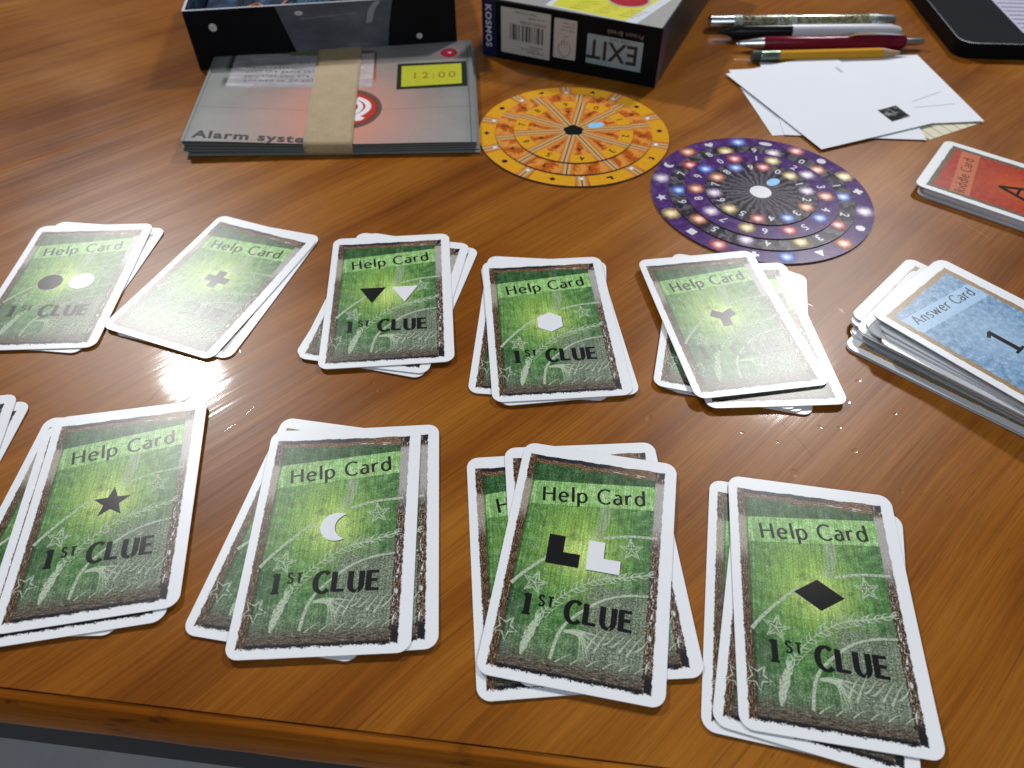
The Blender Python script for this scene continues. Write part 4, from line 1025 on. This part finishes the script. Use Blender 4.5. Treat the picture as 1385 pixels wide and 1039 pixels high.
cr = sheet('lined_paper', (.2532, .4016), 27, .0468, .070, .0001, M_CREAM, 'cream lined paper corner sticking out under the white notes', 0)
mb = MB()
for k in range(6): line_on(mb, [((.004 + .0075 * k), .0), (.006 + .0075 * k, .03)], .0004, lambda a: .16 * mm)
obj('ruled_lines', mb.mesh('ruled_lines', [ink('rule_ink', (.16, .15, .10))]), cr)
sheet('note_paper', (.1585, .4055), 6.1, .085, .0878, .0003, M_NOTE, 'white note paper sticking out to the left, lowest of the white notes', .0003)
sheet('note_paper', (.1659, .4058), -4.0, .0846, .098, .0007, M_NOTE, 'white note paper with only its near corner and edge showing under the stamped note', .0003)
nd = sheet('note_paper', (.2100, .4150), 4.6, .0846, .0930, .0011, M_NOTE, 'white note paper on the right with two thin pencil lines', .0003)
mb = MB(); zf = lambda a: .14 * mm + .0003 * .6 * (a / .0846) ** 2
for (ax, ay), (bx_, by_) in (((.2587, .4467), (.2819, .4599)), ((.2566, .4388), (.2849, .4436))):
    loc = []
    for X, Y in ((ax, ay), (bx_, by_)):
        dx, dy = X - .2100, Y - .4150; c0, s0 = math.cos(R(4.6)), math.sin(R(4.6)); loc.append((c0 * dx + s0 * dy, -s0 * dx + c0 * dy))
    line_on(mb, loc, .0004, zf)
obj('pencil_lines', mb.mesh('pencil_lines', [ink('pencil_grey', (.25, .26, .28))]), nd)
na = sheet('note_paper', (.1830, .3876), 21.5, .0848, .1035, .0017, M_NOTE, 'white note paper with a small black picture stamp, uppermost of the notes', .0003)
def to_a(X, Y):
    dx, dy = X - .1830, Y - .3876; c0, s0 = math.cos(R(21.5)), math.sin(R(21.5)); return (c0 * dx + s0 * dy, -s0 * dx + c0 * dy)
stm = Mat('stamp_print'); x, y, z = stm.coord('Object'); nn = stm.noise(x * 170, y * 170, 0, 5, .6, 1.2); stm.set(stm.ramp(nn, [(.47, (.008, .009, .009)), (.54, (.045, .05, .048)), (.62, (.22, .23, .23)), (.70, (.5, .51, .53))]), rough=.6, spec=.06)
q = [to_a(*p) for p in ((.2316, .4340), (.2360, .4198), (.2497, .4264), (.2454, .4403))]; mb = MB(); mb.add([(a, b, .16 * mm + .00018 * (a / .0848) ** 2) for a, b in q], [[0, 1, 2, 3]]); obj('picture_stamp', mb.mesh('picture_stamp', [stm.m]), na)
mb = MB(); X0 = to_a(.2212, .4928); put_text(mb, 'Wait', lambda a, b: (X0[0] + a * math.cos(R(-86)) - b * math.sin(R(-86)), X0[1] + a * math.sin(R(-86)) + b * math.cos(R(-86)), .15 * mm + .00018 * (X0[0] / .0848) ** 2), 2.6 * mm); obj('handwriting', mb.mesh('handwriting', [ink('hand_ink', (.10, .10, .12))]), na)

# ================================================================ pens
M_STEEL = plain('polished_steel', (.62, .64, .67), .22, .05, metal=1.0)
def lying(name, a, b, label, cat):
    v = Vector(b) - Vector(a); o = empty(name, (a[0], a[1], 0)); o.rotation_euler = (0, 0, math.atan2(v.y, v.x)); tag(o, label, cat); return o, Vector((v.x, v.y)).length
def turned(name, prof, mat, parent, zc, seg=20):
    mb = MB(); mb.lathe([(p * mm, r * mm) for p, r in prof], seg); me = shade_auto(mb.mesh(name, [mat]), 40); return obj(name, me, parent, (0, 0, zc * mm))
o, L = lying('marbled_pen', (.1466, .5600), (.2856, .5635), 'gold and green marbled pen with steel ends, furthest from the notes', 'pen'); L /= mm
mar = Mat('marbled_lacquer'); x, y, z = mar.coord('Object'); nn = mar.noise(x * 240, y * 240, z * 240, 5, .7, 1.5)
mar.set(mar.ramp(nn, [(.34, (.035, .045, .022)), (.48, (.16, .15, .07)), (.58, (.34, .31, .18)), (.70, (.50, .48, .36))]), rough=.15, coat=.6)
gr = Mat('green_ring'); x, y, z = gr.coord('Object'); nn = gr.noise(x * 900, y * 900, z * 900, 2); gr.set(gr.ramp(nn, [(.45, (.01, .05, .035)), (.52, (.5, .55, .5))]), rough=.3)
turned('end_cap', [(0, 4.2), (.6, 4.8), (18, 4.9)], M_STEEL, o, 5.1)
for a, b, mt in ((18, 24, gr.m), (24, 49, mar.m), (49, 55, gr.m), (55, 58.5, mar.m), (58.5, 64.5, gr.m), (64.5, 119, mar.m), (119, 125, gr.m)): turned('barrel', [(a, 4.9 + (.12 if mt is gr.m else 0)), (b, 4.9 + (.12 if mt is gr.m else 0))], mt, o, 5.1)
turned('tip_cap', [(125, 4.9), (136, 4.4), (L, 3.9)], M_STEEL, o, 5.1)
o, L = lying('white_pen', (.1545, .5425), (.2850, .5462), 'white ballpoint pen with black grip, second from the notes side top', 'pen'); L /= mm
o['label'] = 'white ballpoint pen with a black grip and black tip'
turned('grip', [(-5, .8), (2, 2.0), (8, 4.6), (14, 5.0), (49, 5.0)], plain('black_rubber', (.012, .012, .013), .25), o, 5.1)
turned('barrel', [(49, 4.9), (110, 4.7), (122, 4.4), (129, 2.8), (L, 1.6)], plain('white_plastic', (.60, .64, .70), .28), o, 5.1)
o, L = lying('burgundy_pen', (.1596, .5235), (.2945, .5275), 'burgundy click pen with steel tip, clip and push button', 'pen'); L /= mm
turned('tip_cone', [(0, .7), (1.5, .9), (2, 1.8), (16, 4.0), (19, 4.2)], M_STEEL, o, 5.0)
turned('barrel', [(19, 4.4), (20, 4.6), (60, 4.4), (90, 4.9), (118, 4.9), (121, 4.2)], plain('burgundy_lacquer', (.16, .010, .028), .2), o, 5.0)
turned('push_button', [(121, 2.6), (132, 2.5), (L, 1.9)], M_STEEL, o, 5.0)
mb = MB(); cp = smooth_path([(78, 8.2), (80, 9.7), (86, 11.0), (100, 11.2), (112, 10.6), (119, 9.9)], 5)
for i, (a, b) in enumerate(cp):
    for yy in (-1.5, 1.5):
        for dz in (0, .9): mb.v.append((a * mm, yy * mm, (b + dz) * mm))
for i in range(len(cp) - 1):
    A, B = 4 * i, 4 * i + 4
    for p_, q_ in ((0, 1), (1, 3), (3, 2), (2, 0)): mb.f.append([A + p_, A + q_, B + q_, B + p_]); mb.mi.append(0)
obj('clip', shade_auto(mb.mesh('clip', [M_STEEL]), 40), o)
o, L = lying('pencil', (.1687, .5060), (.2775, .5128), 'short yellow pencil with a green ferrule and sharpened tip', 'pencil'); L /= mm
wdm = plain('pencil_wood', (.42, .27, .15), .7)
turned('eraser', [(-1.5, 3.3), (0, 3.5), (4, 3.5)], plain('eraser_dark', (.05, .06, .045), .8), o, 3.8)
turned('ferrule', [(4, 3.6), (5, 3.8), (6, 3.55), (8, 3.85), (9, 3.6), (13, 3.85), (14, 3.6), (17.5, 3.75)], plain('ferrule_green', (.16, .21, .16), .3, metal=.8), o, 3.8)
turned('body', [(17.5, 3.75), (91, 3.75)], plain('pencil_yellow', (.58, .29, .025), .3), o, 3.5, 6)
turned('sharpened_wood', [(91, 3.6), (104, 1.2)], wdm, o, 3.5, 12); turned('lead', [(104, 1.2), (L + 1, .25)], plain('graphite', (.03, .03, .032), .4), o, 3.5, 10)

# ================================================================ tablet
tb = empty('tablet', (.3125, .5115, .0002), R(-3.5)); tag(tb, 'black tablet with a thin silver rim showing a pale page', 'tablet')
TWd, TDp, RZ = .175, .245, .0105
pts = rrect(TWd, TDp, .011, 8, TWd / 2, TDp / 2)
mb = MB(); mb.prism(pts, 0, RZ); me = mb.mesh('casing', [plain('tablet_black', (.006, .006, .007), .35, spec=.12)]); co = obj('casing', me, tb); bv = co.modifiers.new('soft', 'BEVEL'); bv.width = .8 * mm; bv.segments = 2; bv.limit_method = 'ANGLE'
mb = MB(); a_ = rrect(TWd - .0012, TDp - .0012, .0105, 8, TWd / 2, TDp / 2); b_ = rrect(TWd - .0026, TDp - .0026, .0098, 8, TWd / 2, TDp / 2); n = len(a_)
mb.add([(x, y, RZ + .05 * mm) for x, y in a_] + [(x, y, RZ + .12 * mm) for x, y in b_], [[i, (i + 1) % n, n + (i + 1) % n, n + i] for i in range(n)]); obj('silver_rim', mb.mesh('silver_rim', [M_STEEL]), tb)
gl = Mat('tablet_glass'); x, y, z = gl.coord('Object'); nn = gl.noise(x * 30, y * 30, 0, 4); gl.set(gl.mix(nn, (.014, .015, .018), (.024, .025, .029)), rough=.30, coat=0.0, spec=.14)
mb = MB(); mb.poly(b_, RZ + .10 * mm); obj('glass_front', mb.mesh('glass_front', [gl.m]), tb)
pg = Mat('screen_page'); x, y, z = pg.coord('Object'); pg.set((.40, .40, .50), rough=.3)
pg.b.inputs['Emission Color'].default_value = (.50, .48, .62, 1); pg.b.inputs['Emission Strength'].default_value = .35
mb = MB(); mb.add([(.0500, .020, RZ + .16 * mm), (TWd - .014, .020, RZ + .16 * mm), (TWd - .014, TDp - .03, RZ + .16 * mm), (.0500, TDp - .03, RZ + .16 * mm)], [[0, 1, 2, 3]]); sc_ = obj('screen_page', mb.mesh('screen_page', [pg.m]), tb)
mb = MB()
for k in range(26): ln = random.uniform(.05, .09); mb.add([(.052, .028 + .0075 * k, RZ + .2 * mm), (.052 + ln, .028 + .0075 * k, RZ + .2 * mm), (.052 + ln, .0298 + .0075 * k, RZ + .2 * mm), (.052, .0298 + .0075 * k, RZ + .2 * mm)], [[0, 1, 2, 3]])
obj('text_lines', mb.mesh('text_lines', [ink('screen_text', (.16, .16, .22), .3)]), sc_)

# ================================================================ gloss of inks, board and varnish
# short-tailed (Beckmann) highlights in place of the default ones, for every non-metal surface
for mat in bpy.data.materials:
    if not mat.use_nodes: continue
    nt = mat.node_tree; b = nt.nodes.get('Principled BSDF')
    if b is None or b.inputs['Metallic'].default_value > .4: continue
    out = nt.nodes['Material Output']; spec = b.inputs['Specular IOR Level'].default_value
    b.inputs['Specular IOR Level'].default_value = 0.0
    g = nt.nodes.new('ShaderNodeBsdfGlossy'); g.distribution = 'BECKMANN'; g.inputs['Color'].default_value = (1, 1, 1, 1)
    fr = nt.nodes.new('ShaderNodeFresnel'); fr.inputs['IOR'].default_value = 1.0 + .9 * spec
    mx = nt.nodes.new('ShaderNodeMixShader')
    def carry(src, dst):
        if src.is_linked: nt.links.new(src.links[0].from_socket, dst)
        else:
            try: dst.default_value = src.default_value
            except Exception: pass
    carry(b.inputs['Roughness'], g.inputs['Roughness'])
    if b.inputs['Normal'].is_linked:
        nt.links.new(b.inputs['Normal'].links[0].from_socket, g.inputs['Normal']); nt.links.new(b.inputs['Normal'].links[0].from_socket, fr.inputs['Normal'])
    fac = fr.outputs[0]
    if b.inputs['Alpha'].is_linked:
        mm_ = nt.nodes.new('ShaderNodeMath'); mm_.operation = 'MULTIPLY'; nt.links.new(fac, mm_.inputs[0]); nt.links.new(b.inputs['Alpha'].links[0].from_socket, mm_.inputs[1]); fac = mm_.outputs[0]
    nt.links.new(fac, mx.inputs[0]); nt.links.new(b.outputs[0], mx.inputs[1]); nt.links.new(g.outputs[0], mx.inputs[2]); nt.links.new(mx.outputs[0], out.inputs['Surface'])
